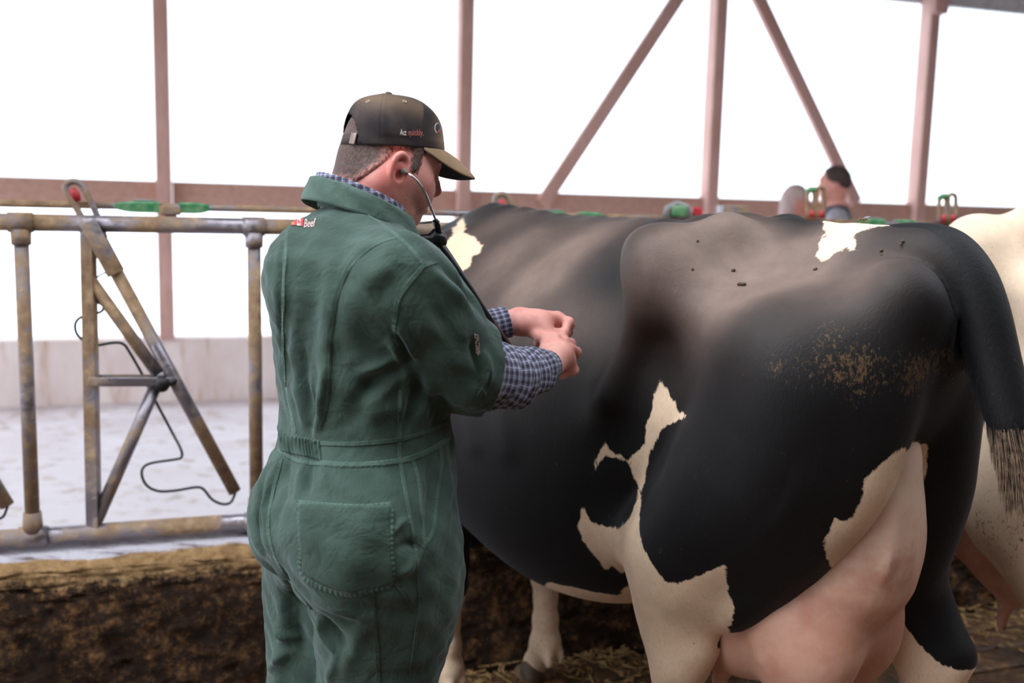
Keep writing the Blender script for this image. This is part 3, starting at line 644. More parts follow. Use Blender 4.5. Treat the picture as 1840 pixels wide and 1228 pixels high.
def paint_cow(me, fr, V, N, bvh):
    L = fr.loc(V); w = np.full(len(V), -.2)
    for p in PATCH: w = np.maximum(w, decal(fr, bvh, V, N, np.array(p, float), .34, .15, .1))
    w = np.maximum(w, decal(fr, bvh, V, N, np.array(UPPER, float), .3, .12, -.3))
    # saddle over the tail head, running across the spine
    H = np.array([hit(bvh, x, y + (3 if y < 405 else 0))[0] if hit(bvh, x, y + (3 if y < 405 else 0)) else at(x, y, 2.05) for x, y in TOPPATCH]); h = fr.loc(H)[:, :2]
    far = [(.0, -.02), (.0, -.12), (.14, -.2), (.30, -.16), (.36, -.05)]
    w = np.maximum(w, np.where(L[:, 2] > 1.3, poly_sd(L[:, :2], np.array(list(h) + far)), -.2))
    # white stockings, underline and brisket
    x, y, z = L.T; wob = .03 * np.sin(9 * x + 17 * y) + .02 * np.sin(23 * y + 11 * x)
    fl = (x > 1.2) & (x < 1.55) & (abs(y) > .08); w = np.maximum(w, np.where(fl & (z < .62), (.405 + .03 * np.sign(-y) + wob) - z, -.2))
    w = np.maximum(w, np.where((x < .62) & (y < -.05), np.minimum(.62 - z + .5 * np.maximum(y + .14, -.2) + wob + .9 * (x - .06), .9), -.2) * 1.0)
    w = np.maximum(w, np.where((x < .62) & (y > .05), .56 + wob - z, -.2))
    w = np.maximum(w, np.where((x > .5) & (x < 1.05) & (abs(y) < .22), .53 + wob * .5 - z, -.2))
    w = np.maximum(w, .13 - np.linalg.norm((L - (1.56, -.02, .56)) * (1, .8, 1), axis=1))
    attr(me, 'white', w)
    du = spots(fr, bvh, V, [(900, 420, .16, .7), (960, 480, .16, .8), (1000, 505, .10, .6), (930, 525, .10, .4), (1080, 420, .10, .6), (1180, 480, .12, .5), (1240, 440, .13, .8), (1330, 440, .12, .9), (1400, 450, .10, .9), (1440, 480, .10, .8), (1330, 490, .09, .5), (1520, 480, .08, .4), (1080, 600, .05, .35), (1200, 600, .06, .15), (1560, 490, .06, .4), (1250, 540, .08, .25)])  # grey-brown tone over the black hair, set by spots
    du -= spots(fr, bvh, V, [(1080, 490, .07, .8), (1400, 400, .05, .5), (1450, 400, .06, .8), (1000, 400, .05, .4), (1200, 400, .05, .4)])
    n_ = .9 + .25 * np.sin(L[:, 0] * 31 + L[:, 2] * 17); attr(me, 'greyed', np.clip(du * n_ * .55, 0, .85))
    mu = spots(fr, bvh, V, [(1400, 655, .035, .32), (1470, 650, .04, .35), (1520, 660, .04, .5), (1550, 690, .035, .45), (1560, 640, .03, .4), (1650, 660, .035, .75), (1640, 690, .03, .55), (1680, 650, .03, .5), (1490, 590, .02, .5), (1390, 660, .012, .6), (1345, 590, .012, .4), (1710, 640, .03, .6), (1185, 985, .008, .7), (1700, 690, .03, .5)])
    mu += np.where((z < .34), .28 + .3 * np.clip(.2 - z, 0, .2) / .2, 0)
    attr(me, 'mud', mu)
cow, cowbody, COWBVH, cowme = build_cow('dairy_cow', COW, 'black cow with white flank patches, under the hands of the person in green', 'dairy cows at the fence', paint_cow, COATM, .0075, hind=(.30, 0))

# tail: hangs from the tail head, swung out behind
def tail(frame, root, body, px, plane_y, rr, swn, mats, seed):
    P = np.array([at_plane(x, y, frame.w((0, plane_y, 0)), frame.l) for x, y in px]); r_ = np.random.default_rng(seed)
    S = Sculpt().chain(P[:swn + 1], rr[:swn + 1], .03, 5); v, q = S.mesh(.006)
    t = link_mesh('tail', qmesh('tail', v, q), COATM, root); attr(t.data, 'white', np.full(len(v), -.2)); t['label'] = 'long black tail hanging over the rump'
    def strands(name, pts, radii, n, ln, droop, mat, th):
        C = spline(np.c_[pts, radii], 12); mb = MB()
        for _ in range(n):
            i = int(r_.integers(0, len(C) - 1)); T = C[min(i + 1, len(C) - 1), :3] - C[max(i - 1, 0), :3]; T /= np.linalg.norm(T)
            d = r_.normal(size=3); d -= T * (d @ T); d /= np.linalg.norm(d); b = C[i, :3] + d * C[i, 3] * .96; l = ln * r_.uniform(.5, 1.1)
            p = np.array([b, b + (T * .62 + d * .24) * l * .5 - ZZ * droop * l * .2, b + (T * .9 + d * .22) * l - ZZ * droop * l])
            mb.tube(spline(p, 2), np.linspace(th, th * .25, 5), 3, caps=False)
        return mb.build(name, mat, t, kind='stuff')
    strands('tail_hair', P[1:swn + 1], rr[1:swn + 1], 1500, .045, .25, mats[0], .0011)
    strands('tail_switch', P[swn - 1:], np.asarray(rr[swn - 1:]) * .8, 1400, .075, .3, mats[1], .0016)
tail(COW, cow, cowbody, [(1600, 446), (1650, 446), (1700, 458), (1738, 504), (1764, 570), (1786, 650), (1805, 720), (1820, 770), (1828, 810), (1834, 850)], -.01, [.040, .040, .042, .043, .042, .039, .036, .032, .026, .014], 7, (HAIRB, HAIRT), 1)
# ---- the pale cow in the next place along the fence
O2 = at_z(1757, 859, .85); COWB = Cow((0, 0, 0), TH, (.93, .92, 1.025)); COWB.o = O2 - COWB.d * .47 - COWB.l * .19; COWB.o[2] = 0
def paint_white(me, fr, V, N, bvh):
    L = fr.loc(V); x, y, z = L.T
    attr(me, 'white', np.where((x > 1.1), .05 * np.sin(7 * x + 3 * z) + .02, .1)); attr(me, 'greyed', np.zeros(len(V)))
    attr(me, 'mud', .5 * np.exp(-((z - .74) / .07) ** 2) * (x < .45) * (y > .1) + np.where(z < .35, .4, 0) + .10)
build_cow('dairy_cow', COWB, 'creamy white dairy cow half out of view behind the black cow, at the right edge', 'dairy cows at the fence', paint_white, COATW, .010, hind=(.15, 0, .07))

for o_ in bpy.data.objects:
    if o_.name == 'dairy_cow.001':
        P_ = [COWB.w(q) for q in ((.06, 0, 1.448), (-.01, 0, 1.40), (-.06, 0, 1.25), (-.075, .01, 1.0), (-.07, .02, .75), (-.065, .02, .55))]
        S_ = Sculpt().chain(P_, [.040, .040, .034, .026, .030, .014], .02, 5); v_, q_ = S_.mesh(.008); t_ = link_mesh('tail', qmesh('tail', v_, q_), COATW, o_); attr(t_.data, 'white', np.full(len(v_), .1))
# ================================================================ THE PERSON WITH THE STETHOSCOPE
def fabric(name, c, c2, scale=900, rough=.85, bump=.25):
    m = Mat(name); big = m.noise(7, 5, .6); fine = m.noise(scale, 2, .5)
    col = m.mix(m.step(big, .35, .68), c, c2); col = m.mix(m.math('MULTIPLY', m.step(fine, .45, .7), .25), col, tuple(min(1, x * 1.5) for x in c2[:3]) + (1,))
    m.set(base_color=col, roughness=rough, specular_ior_level=.2, sheen_weight=.2, sheen_roughness=.4, sheen_tint=(.85, .95, 1, 1), normal=m.bump(fine, bump, .0012, m.bump(m.math('ADD', m.noise(26, 4, .5, dist=1.8), m.math('MULTIPLY', m.noise(9, 3, .5, dist=2.5), 2.)), .32, .008))); return m.m
GREENC = fabric('green_coverall_cotton', srgb(50, 65, 58), srgb(60, 77, 69)); GREENS = fabric('green_seam_edge', srgb(60, 77, 69), srgb(78, 98, 89))
ms = Mat('skin'); st = ms.attr('stubble')['Fac']; rd = ms.attr('ruddy')['Fac']; n1 = ms.noise(28, 5)
c = ms.mix(ms.step(n1, .35, .7), srgb(226, 172, 160), srgb(208, 150, 138)); c = ms.mix(ms.math('MULTIPLY', rd, .75, clamp=True), c, srgb(196, 104, 96))
c = ms.mix(ms.math('MULTIPLY', st, ms.math('ADD', .4, ms.math('MULTIPLY', ms.step(ms.noise(600, 2), .45, .62), .45)), clamp=True), c, srgb(116, 78, 62))
ms.set(base_color=c, roughness=.5, specular_ior_level=.4, subsurface_weight=.12, subsurface_radius=(.012, .004, .002), subsurface_scale=.5, normal=ms.bump(ms.noise(260, 3), .12, .001)); SKIN = ms.m
mh = Mat('short_brown_hair'); n1 = mh.noise(420, 3, .6, vec=mh.scale((.35, 1, .35))); fd = mh.attr('fade')['Fac']; hc = mh.ramp(n1, [(.3, srgb(50, 34, 30)), (.55, srgb(78, 55, 49)), (.8, srgb(116, 86, 78))])
mh.set(base_color=mh.mix(mh.math('MULTIPLY', fd, mh.math('ADD', .35, mh.step(mh.noise(300, 3, .6, vec=mh.scale((.4, 1, .4))), .4, .6)), clamp=True), hc, srgb(196, 132, 120)), roughness=.7, normal=mh.bump(n1, .6, .003)); HAIR = mh.m
mk = Mat('worn_cap_canvas'); n1 = mk.noise(14, 6, .6); wr = mk.attr('worn')['Fac']; f = mk.noise(1100, 2)
c = mk.mix(mk.step(n1, .38, .7), srgb(44, 38, 40), srgb(68, 58, 55)); c = mk.mix(mk.math('MULTIPLY', wr, mk.math('ADD', .6, mk.math('MULTIPLY', n1, .6)), clamp=True), c, srgb(150, 124, 98))
mk.set(base_color=c, roughness=.85, specular_ior_level=.2, normal=mk.bump(mk.math('ADD', f, mk.noise(90, 4)), .3, .0015)); CAP = mk.m
CAPD = simple('cap_underside', srgb(26, 24, 30), .8, bump=0); BRASS = simple('eyelet_thread', srgb(178, 154, 128), .6, bump=0); BUCK = simple('buckle_metal', srgb(120, 106, 100), .45, .7, bump=0)
THW = simple('white_thread', srgb(226, 214, 208), .7, bump=0); THR = simple('red_thread', srgb(178, 96, 88), .7, bump=0); LRED = simple('logo_red', srgb(206, 52, 60), .6, bump=0); LORG = simple('logo_orange', srgb(214, 110, 70), .6, bump=0); LPINK = simple('logo_pink_thread', srgb(206, 176, 172), .7, bump=0)
mp_ = Mat('blue_plaid_flannel'); uv = mp_.attr('plaid')['Vector']; sx = mp_.n('ShaderNodeSeparateXYZ', {0: uv}).outputs
def stripes(v, per, lo, hi): 
    f = mp_.math('FRACT', mp_.math('DIVIDE', v, per)); return mp_.math('MULTIPLY', mp_.step(f, lo - .05, lo + .02), mp_.math('SUBTRACT', 1., mp_.step(f, hi - .02, hi + .05)))
base = srgb(112, 112, 134); col = base
for a in (0, 1): col = mp_.mix(mp_.math('MULTIPLY', stripes(sx[a], .0142, .08, .46), .62), col, srgb(34, 30, 42))
for a in (0, 1): col = mp_.mix(mp_.math('MULTIPLY', stripes(sx[a], .0142, .70, .75), .42), col, srgb(206, 206, 222))
mp_.set(base_color=col, roughness=.9, specular_ior_level=.15, sheen_weight=.1, normal=mp_.bump(mp_.noise(700, 2), .2, .001)); PLAID = mp_.m
STEEL = simple('polished_steel_tube', srgb(200, 198, 200), .18, 1, bump=0); RUB = simple('black_rubber', srgb(14, 15, 20), .35, bump=0); TIPG = simple('grey_ear_tip', srgb(128, 122, 120), .4, bump=0)
BOOT = simple('rubber_boot', srgb(36, 38, 36), .4, c2=srgb(66, 52, 38), scale=9)

a30 = math.radians(30); F = np.array([math.cos(a30), math.sin(a30), 0]); R = np.array([F[1], -F[0], 0]); YT = 1.87
BASE = at(648, 900, YT); BASE[2] = 0
# torso stations: row, centre column in the picture, half width across the hips (along R), half depth (along F)
TS = [(370, 652, .050, .050), (392, 644, .080, .068), (418, 640, .125, .092), (452, 639, .180, .130), (500, 640, .205, .150), (580, 642, .205, .150), (680, 649, .190, .150), (770, 656, .176, .156), (800, 656, .178, .160), (840, 650, .192, .172), (900, 641, .196, .178), (960, 639, .198, .180), (1010, 646, .190, .162), (1060, 662, .170, .130), (1085, 668, .12, .08)]
tz = [at(c_, y, YT)[2] for y, c_, _, _ in TS][::-1]; tcx = [at(c_, y, YT)[0] for y, c_, _, _ in TS][::-1]; ta = [s_[2] for s_ in TS][::-1]; tb = [s_[3] for s_ in TS][::-1]
def torso_fn(shrink=0.):
    def f(P):
        z = np.clip(P[:, 2], tz[0], tz[-1]); cx = interp(z, tz, tcx); A_, B_ = interp(z, tz, ta) - shrink, interp(z, tz, tb) - shrink
        q = P[:, :2] - np.stack([cx, np.full(len(P), YT)], 1); r_ = q @ R[:2]; f_ = q @ F[:2]; n = 2.3
        k = (np.abs(r_ / A_) ** n + np.abs(f_ / B_) ** n) ** (1 / n); rr = np.hypot(r_, f_); d = rr * (1 - 1 / np.maximum(k, 1e-4)); d = np.where(k < .05, -np.minimum(A_, B_), d)
        return np.maximum(d, np.abs(P[:, 2] - z) + np.where(P[:, 2] != z, shrink, -9)) * .92
    return f
tlo = (min(tcx) - .25, YT - .25, tz[0] - .01); thi = (max(tcx) + .25, YT + .25, tz[-1] + .01)
SHR, SHL = at(716, 498, 1.715), None; SHL = SHR - R * .40; SHL[2] = SHR[2] + .01
ELR = at(838, 655, 1.80); ENDR = at(905, 668, 1.885); WRR = at(986, 656, 2.045)
WRL = at(918, 578, 2.13); ELL = WRL + np.array([-.235, -.06, -.06])
HIPR = at(692, 990, 1.79); HIPL = at(586, 990, 1.97)
KNR = at(664, 1228, 1.84) + np.array([0, 0, -.12]); FTR = np.array([KNR[0] - .03, KNR[1] - .03, .09])
KNL = at(568, 1228, 2.0) + np.array([0, 0, -.12]); FTL = np.array([KNL[0] - .04, KNL[1] + .0, .09])
NB = at(648, 392, 1.885)
# ---- head frame
HY, HP = math.radians(25), math.radians(13)
hf0 = np.array([math.cos(HY), math.sin(HY), 0]); hl = np.array([-math.sin(HY), math.cos(HY), 0])
hf = hf0 * math.cos(HP) - ZZ * math.sin(HP); hu = hf0 * math.sin(HP) + ZZ * math.cos(HP); HA = np.array([hf, hl, hu]); HS = .98
HO = at(693, 303, 1.925)
def hw(p): return HO + (np.asarray(p, float) * HS) @ HA
def hloc(P): return ((P - HO) @ HA.T) / HS
HR = HA.T.copy()
def head_sculpt(S, ears=True):
    e = lambda c, r, k, **kw: S.ell(hw(c), np.array(r) * HS, k, R=HR, **kw)
    e((.0, 0, .045), (.088, .076, .090), .02); e((.03, 0, .0), (.068, .066, .085), .04)
    e((.045, 0, -.030), (.050, .056, .050), .03)
    for s in (1, -1):
        S.chain([hw(q) for q in ((-.005, s * .060, -.030), (.005, s * .056, -.056), (.040, s * .038, -.072), (.066, s * .012, -.078))], [.016, .016, .016, .014], .035)
        S.cap(hw((.055, s * .05, -.012)), hw((.015, s * .066, -.005)), .018, .012, .03)
        S.cap(hw((.091, s * .012, .035)), hw((.076, s * .048, .038)), .011, .012, .02)
        S.ell(hw((.091, s * .032, .014)), np.array((.012, .017, .012)) * 1.1, .015, R=HR, cut=True)
        e((.077, s * .033, .012), (.0125,) * 3, .004)
        S.cap(hw((.087, s * .020, .019)), hw((.082, s * .046, .017)), .005, .005, .006); S.cap(hw((.086, s * .022, .004)), hw((.081, s * .044, .005)), .0045, .0045, .006)
        e((.096, s * .013, -.021), (.010, .008, .008), .008)
        e((.070, s * .030, -.036), (.02, .02, .022), .02)
    S.ell(hw((.070, 0, -.078)), (.016, .019, .014), .03, R=HR)
    S.chain([hw(q) for q in ((.090, 0, .030), (.097, 0, .014), (.106, 0, -.003), (.111, 0, -.015))], [.009, .0085, .0095, .0115], .014)
    S.cap(hw((.097, 0, -.025)), hw((.106, 0, -.022)), .006, .006, .008)
    S.cap(hw((.096, -.015, -.046)), hw((.096, .015, -.046)), .0065, .0065, .008); S.cap(hw((.098, 0, -.047)), hw((.095, 0, -.037)), .006, .005, .008)
    S.cap(hw((.092, -.013, -.058)), hw((.092, .013, -.058)), .0072, .0072, .008); S.crease([hw((.092, -.03, -.052)), hw((.107, 0, -.052)), hw((.092, .03, -.052))], .0028, -.0055)
    S.bump(hw((.090, 0, -.067)), .007, -.003)
    # neck
    S.chain([hw((-.018, 0, -.02)), hw((-.020, 0, -.09)), NB - ZZ * .05 + F * .008], [.054, .056, .070], .05, 2)
    S.cap(hw((-.036, .02, -.01)), NB + R * -.03 - F * .008, .038, .048, .04); S.cap(hw((-.015, -.06, -.03)), NB + F * .04 - R * .0, .022, .03, .04)
    S.cap(hw((.015, 0, -.066)), NB + F * .03 - ZZ * .03, .032, .045, .05)
    # ears
    for s in (1, -1) if ears else ():
        y = s * .073; o = lambda x, dy, z: hw((x * .74 + .002, y + s * dy * .95, z * 1.26 - .017))
        S.chain([o(.016, .002, .008), o(.012, .010, .026), o(-.004, .017, .033), o(-.020, .021, .026), o(-.025, .020, .008), o(-.019, .016, -.012), o(-.008, .009, -.026)], [.0045, .005, .0055, .0056, .0055, .0052, .0062], .005, 4)
        S.ell(o(-.004, .009, -.026), (.008, .006, .011), .006, R=HR)
        S.ell(o(-.006, .006, .004), (.020, .008, .028), .008, R=HR)
        S.chain([o(.006, .010, .014), o(-.008, .014, .018), o(-.014, .014, .004), o(-.008, .012, -.012)], [.0035, .004, .004, .0035], .004, 3)
        S.ell(o(-.0, .016, .001), (.008, .008, .010), .004, R=HR, cut=True); S.cap(o(.011, .008, -.002), o(.010, .010, -.008), .005, .005, .004)
def finger(S, P, r):
    P = np.asarray(P); S.chain(P, r, .006)
    for i in (1, 2): S.ell(P[i], (r[i] * 1.10,) * 3, .004)
def hands_sculpt(S):
    # right hand: a loose fist seen over its back, knuckles against the hide
    k0 = [at(997, 608, 2.085), at(1013, 614, 2.095), at(1024, 627, 2.095), at(1025, 645, 2.085)]
    for k in k0: S.cap(at(991, 650, 2.05), k - np.array([.002, 0, .004]), .023, .0118, .016)
    S.ell(at(1002, 637, 2.065), (.033, .030, .030), .015)
    S.chain([ELR + (WRR - ELR) * .4 - ZZ * .014, WRR - (WRR - ELR) * .2 - ZZ * .006, at(984, 657, 2.035)], [.036, .030, .027], .02)
    for i, k in enumerate(k0):
        g = k0[3] - k0[0]; q = i * .004; dn = np.array([-.012, .0, -.026])
        p1 = k + np.array([.016, .030, -.004 - q]); p2 = p1 + np.array([-.012, .008, -.022]); p3 = p2 + np.array([-.022, -.010, -.008])
        if i == 3: p1 = k + np.array([.008, .012, -.026]); p2 = p1 + np.array([-.022, .002, -.010]); p3 = p2 + np.array([-.018, .0, .004])
        finger(S, [k, p1, p2, p3], [.0118, .0105, .0095, .008])
    finger(S, [at(979, 632, 2.05), at(982, 612, 2.085), at(994, 606, 2.11), at(1006, 604, 2.125)], [.014, .0115, .0105, .008])
    # left hand: palm side towards us, fingers closed on the chest piece
    kl = [at(1002, 570, 2.155), at(1006, 572, 2.175), at(1006, 580, 2.19), at(1003, 590, 2.20)]
    S.chain([ELL + (WRL - ELL) * .3, WRL - (WRL - ELL) * .15, WRL + np.array([.01, .002, .0])], [.044, .031, .026], .02)
    for k in kl: S.cap(WRL + np.array([.022, .004, 0]), k, .0225, .0115, .016)
    S.cap(at(945, 585, 2.115), at(975, 594, 2.115), .019, .017, .02); S.ell(at(968, 580, 2.13), (.030, .022, .024), .02)
    for i, k in enumerate(kl):
        p1 = k + np.array([.024 - i * .003, -.008, -.010 - i * .004]); p2 = p1 + np.array([-.010, -.020, -.020]); p3 = p2 + np.array([-.018, -.008, .002])
        finger(S, [k, p1, p2, p3], [.0115, .0105, .0095, .008])
    S.ell(at(1002, 584, 2.168), (.021, .018, .020), .012)
    finger(S, [at(958, 596, 2.11), at(972, 608, 2.09), at(988, 611, 2.085), at(1002, 611, 2.09)], [.0145, .0115, .0105, .008])
    S.ell(at(967, 617, 2.10), (.010, .012, .008), .005)
def body_sculpt():
    S = Sculpt(); S.fn(torso_fn(.022), tlo, thi, .03); head_sculpt(S)
    for sh in (SHR, SHL): S.cap(NB - ZZ * .11 - F * .03, sh - ZZ * .03, .045, .045, .04)
    S.chain([SHR, ELR - ZZ * .016, ELR + (WRR - ELR) * .45 - ZZ * .014], [.055, .041, .034], .03); S.chain([SHL, ELL, ELL + (WRL - ELL) * .4], [.055, .043, .042], .03)
    for hp, kn, ft in ((HIPR, KNR, FTR), (HIPL, KNL, FTL)):
        S.chain([hp, kn, ft], [.088, .056, .04], .05); S.cap(ft - ZZ * .03, ft + F * .13 - ZZ * .05, .04, .03, .03)
    hands_sculpt(S); return S
person = thing('person', 'person in green coveralls and dark worn cap, hands on the flank of the black cow', 'person', loc=BASE)
V, Q = body_sculpt().mesh(.0036); bme = qmesh('body', V, Q)
N = vnormals(bme); L = hloc(V); g = lambda c, r: np.exp(-.5 * (((L - np.array(c)) / np.array(r)) ** 2).sum(1))
inhead = np.linalg.norm(L, axis=1) < .22
st = g((.055, -.03, -.064), (.035, .035, .024)) + g((.02, -.06, -.052), (.03, .02, .026)) * .8 + g((.096, 0, -.038), (.012, .03, .005)) * .6; st = np.where(inhead, np.clip(st * 1.1, 0, 1), 0)
brow = sum(g((.094, s * .028, .040), (.014, .018, .004)) for s in (1, -1)); st = np.maximum(st, np.clip(brow * 2.5, 0, 1))
rd = g((-.008, -.09, .0), (.03, .012, .04)) + .8 * g((.110, 0, -.015), (.02, .02, .016)) + .5 * g((.07, -.05, -.02), (.03, .02, .02)) + .9 * g((.095, 0, -.052), (.012, .022, .008)) + .55 * g((-.04, -.06, -.07), (.05, .03, .05))
rd = np.where(inhead, .18 + rd, .22 + .25 * np.exp(-.5 * (np.linalg.norm(V - at(1030, 590, 2.17), axis=1) / .03) ** 2) + .2 * (np.linalg.norm(V - at(985, 585, 2.14), axis=1) < .09))
attr(bme, 'stubble', st); attr(bme, 'ruddy', rd)
PBODY = link_mesh('body', bme, SKIN, person)
# hair: a close-cropped cap of hair under the hat
def hair_in(P):
    x, y, z = hloc(P).T; n = .0025 * np.sin(x * 700 + z * 300) * np.sin(z * 600 + y * 500)
    back = np.minimum(-.018 - x, z + .058 - .55 * np.maximum(x + .070, 0) / .04 * .06); back = np.minimum(back, (z - .012) + 1.35 * (-.022 - x))
    over = np.minimum(z - .034, .05 - x); burn = np.minimum(np.minimum(x - .018, .045 - x - .25 * np.maximum(.02 - z, 0)), z + .004)
    return np.maximum(np.maximum(back, over), burn) + n, np.where(x < -.055, .085, .056 + .22 * x) - z
S = Sculpt(); head_sculpt(S, False)
S.fn(lambda P: .0042 * np.clip(hair_in(P)[0] / .009, -.6, 1), HO - .3, HO + .3, 0, 'off'); S.fn(lambda P: -np.minimum(hair_in(P)[0] + .004, hair_in(P)[1]), HO - .3, HO + .3, 0, 'clip')
v, q = S.mesh(.0030, lo=HO - .14, hi=HO + .15); hair = link_mesh('hair', qmesh('hair', v, q), HAIR, person); hv = hair_in(v)[0]; attr(hair.data, 'fade', np.clip(np.where(hloc(v)[:, 0] > .012, 1 - hv / .005, 1 - hv / .026), 0, 1))
# ---- eyelashes / iris of the visible eye
for s in (-1, 1):
    mb = MB().tube([hw((.090, s * .022, .020)), hw((.0905, s * .033, .018)), hw((.084, s * .045, .014))], [.0012, .0018, .0012], 5); mb.build('eyelashes', HAIR, person)
    S = Sculpt().ell(hw((.0865, s * .033, .012)), (.004, .0055, .0055), .002, R=HR); v, q = S.mesh(.0015, pad=.01); link_mesh('iris', qmesh('iris', v, q), EYEM, person)
# ---- coverall
S = Sculpt(); S.fn(torso_fn(0), tlo, thi, .03)
S.cap(NB - ZZ * .092 - F * .055, SHR - ZZ * .020, .055, .074, .05); S.cap(NB - ZZ * .092 - F * .045, SHL - ZZ * .012, .06, .076, .05)
S.ell(at(600, 492, 1.80), (.115, .09, .10), .08)
S.chain([SHR, ELR, ELR + (ENDR - ELR) * .55], [.080, .072, .070], .04, 3)
S.chain([SHL, ELL], [.08, .075], .04, 2)
cutn = (ENDR - ELR) / np.linalg.norm(ENDR - ELR) + np.array([.25, -.25, .10]); cutn /= np.linalg.norm(cutn); cutp = at(862, 668, 1.83)
S.chain([HIPR, at(692, 1110, 1.81), KNR, FTR + ZZ * .02], [.125, .112, .094, .085], .06, 3)
S.chain([HIPL, at(580, 1120, 1.98), KNL, FTL + ZZ * .02], [.118, .100, .094, .085], .05, 3)
S.ell(at(530, 930, 1.80), (.075, .075, .085), .07); S.ell(at(640, 960, 1.70), (.11, .09, .11), .08)
S.crease([at(506, 830, 1.75), at(486, 940, 1.75), at(500, 1010, 1.76), at(560, 1100, 1.80)], .018, -.012)
S.fn(lambda P: (P - cutp) @ cutn, cutp - .13, cutp + .13, 0, 'clip')
V, Q = S.mesh(.0038); cv = qmesh('coverall', V, Q); V = vcos(cv); N = vnormals(cv); CB = bvh_of(V, Q)
FOLDS = [  # line in the picture, half width, height: long draped folds, gathers and pulls
 ([(509, 420), (503, 528), (503, 609), (509, 687), (523, 768)], .006, -.006), ([(519, 404), (514, 495), (513, 585), (516, 666), (526, 731), (536, 776)], .007, .004),
 ([(477, 620), (483, 680), (494, 735), (508, 782)], .007, .006), ([(492, 640), (497, 700), (508, 750), (516, 785)], .006, -.006),
 ([(528, 560), (532, 650), (543, 730), (550, 780)], .010, .006), ([(545, 640), (552, 720), (560, 778)], .007, -.007), ([(590, 650), (580, 720), (566, 776)], .008, .008), ([(566, 690), (566, 740), (558, 778)], .006, -.006),
 ([(574, 450), (564, 540), (560, 620), (564, 707)], .020, -.005), ([(600, 440), (588, 520), (580, 620), (580, 700)], .012, .004), ([(640, 503), (628, 560), (622, 640)], .018, .004),
 ([(668, 545), (690, 530), (712, 500), (722, 470)], .016, -.006), ([(650, 520), (668, 500), (700, 470)], .012, .004),
 ([(774, 487), (800, 510), (830, 540), (852, 572)], .008, .007), ([(796, 478), (820, 505), (850, 540), (868, 572)], .006, -.007), ([(740, 500), (775, 550), (810, 600), (850, 640)], .012, -.005), ([(760, 560), (790, 610), (820, 650)], .012, .004),
 ([(707, 601), (718, 612), (728, 630), (738, 656)], .006, -.010), ([(712, 580), (722, 600), (735, 622), (748, 648)], .006, .008), ([(700, 618), (712, 630), (722, 648)], .005, .007), ([(722, 640), (700, 650), (668, 664), (640, 676)], .007, .007), ([(720, 652), (690, 672), (655, 705), (628, 735)], .009, -.007), ([(732, 664), (705, 690), (675, 720), (650, 752)], .009, .006),
 ([(733, 654), (724, 700), (720, 760)], .006, .006), ([(753, 666), (746, 707), (732, 748), (722, 770)], .007, -.007), ([(770, 690), (760, 730), (745, 765)], .010, .006), ([(795, 700), (790, 740), (775, 770)], .008, -.005),
 ([(735, 650), (770, 690), (810, 715), (850, 727)], .010, .005), ([(850, 612), (858, 650), (868, 680)], .006, -.008), ([(868, 628), (874, 655), (878, 690)], .006, .007), ([(845, 690), (860, 700), (872, 712)], .006, .004),
 ([(520, 832), (512, 870), (500, 930)], .008, -.006), ([(543, 834), (540, 868), (530, 900)], .008, .006), ([(556, 836), (554, 870), (552, 885)], .005, -.006), ([(575, 836), (583, 860), (588, 880)], .006, .004), ([(500, 830), (486, 880), (478, 940), (486, 990)], .006, .006), ([(476, 850), (466, 900), (464, 950), (476, 1000)], .005, -.006), ([(486, 850), (476, 900), (472, 950), (486, 1005)], .005, .005),
 ([(512, 1030), (520, 1055), (540, 1085), (570, 1106)], .008, -.010), ([(560, 1075), (590, 1090), (640, 1110)], .010, .006), ([(571, 1106), (587, 1141), (607, 1173)], .007, .010), ([(583, 1110), (604, 1140), (628, 1165)], .007, -.008), ([(607, 1173), (600, 1200), (590, 1228)], .008, .008),
 ([(500, 1050), (508, 1100), (506, 1160), (496, 1228)], .012, .006), ([(520, 1070), (535, 1120), (545, 1180)], .012, -.008), ([(490, 1120), (510, 1140), (540, 1150)], .007, .006), ([(480, 1210), (505, 1180), (530, 1168)], .008, .007),
 ([(660, 1110), (640, 1150), (620, 1200), (610, 1228)], .012, .006), ([(742, 1000), (735, 1020), (715, 1035)], .006, .005), ([(715, 985), (735, 978), (750, 985)], .005, -.005), ([(705, 960), (722, 940), (733, 935)], .005, .004),
 ([(770, 820), (773, 900), (766, 960)], .008, -.005), ([(803, 800), (806, 900), (795, 980)], .010, .004), ([(640, 620), (600, 640), (596, 680)], .014, -.004), ([(660, 760), (690, 740), (715, 735)], .010, .003), ([(610, 770), (640, 750), (690, 700)], .010, -.004)]
disp = np.zeros(len(V))
for pts, w_, h_ in FOLDS:
    P, _ = hits(CB, pts, 6)
    if len(P) < 2: continue
    I, d, s_, _s = seg_dist(V, P, w_ * 3); disp[I] += 1.5 * h_ * np.exp(-.5 * (d / w_) ** 2) * np.sqrt(np.clip(np.sin(np.clip(s_, .02, .98) * math.pi), 0, 1))
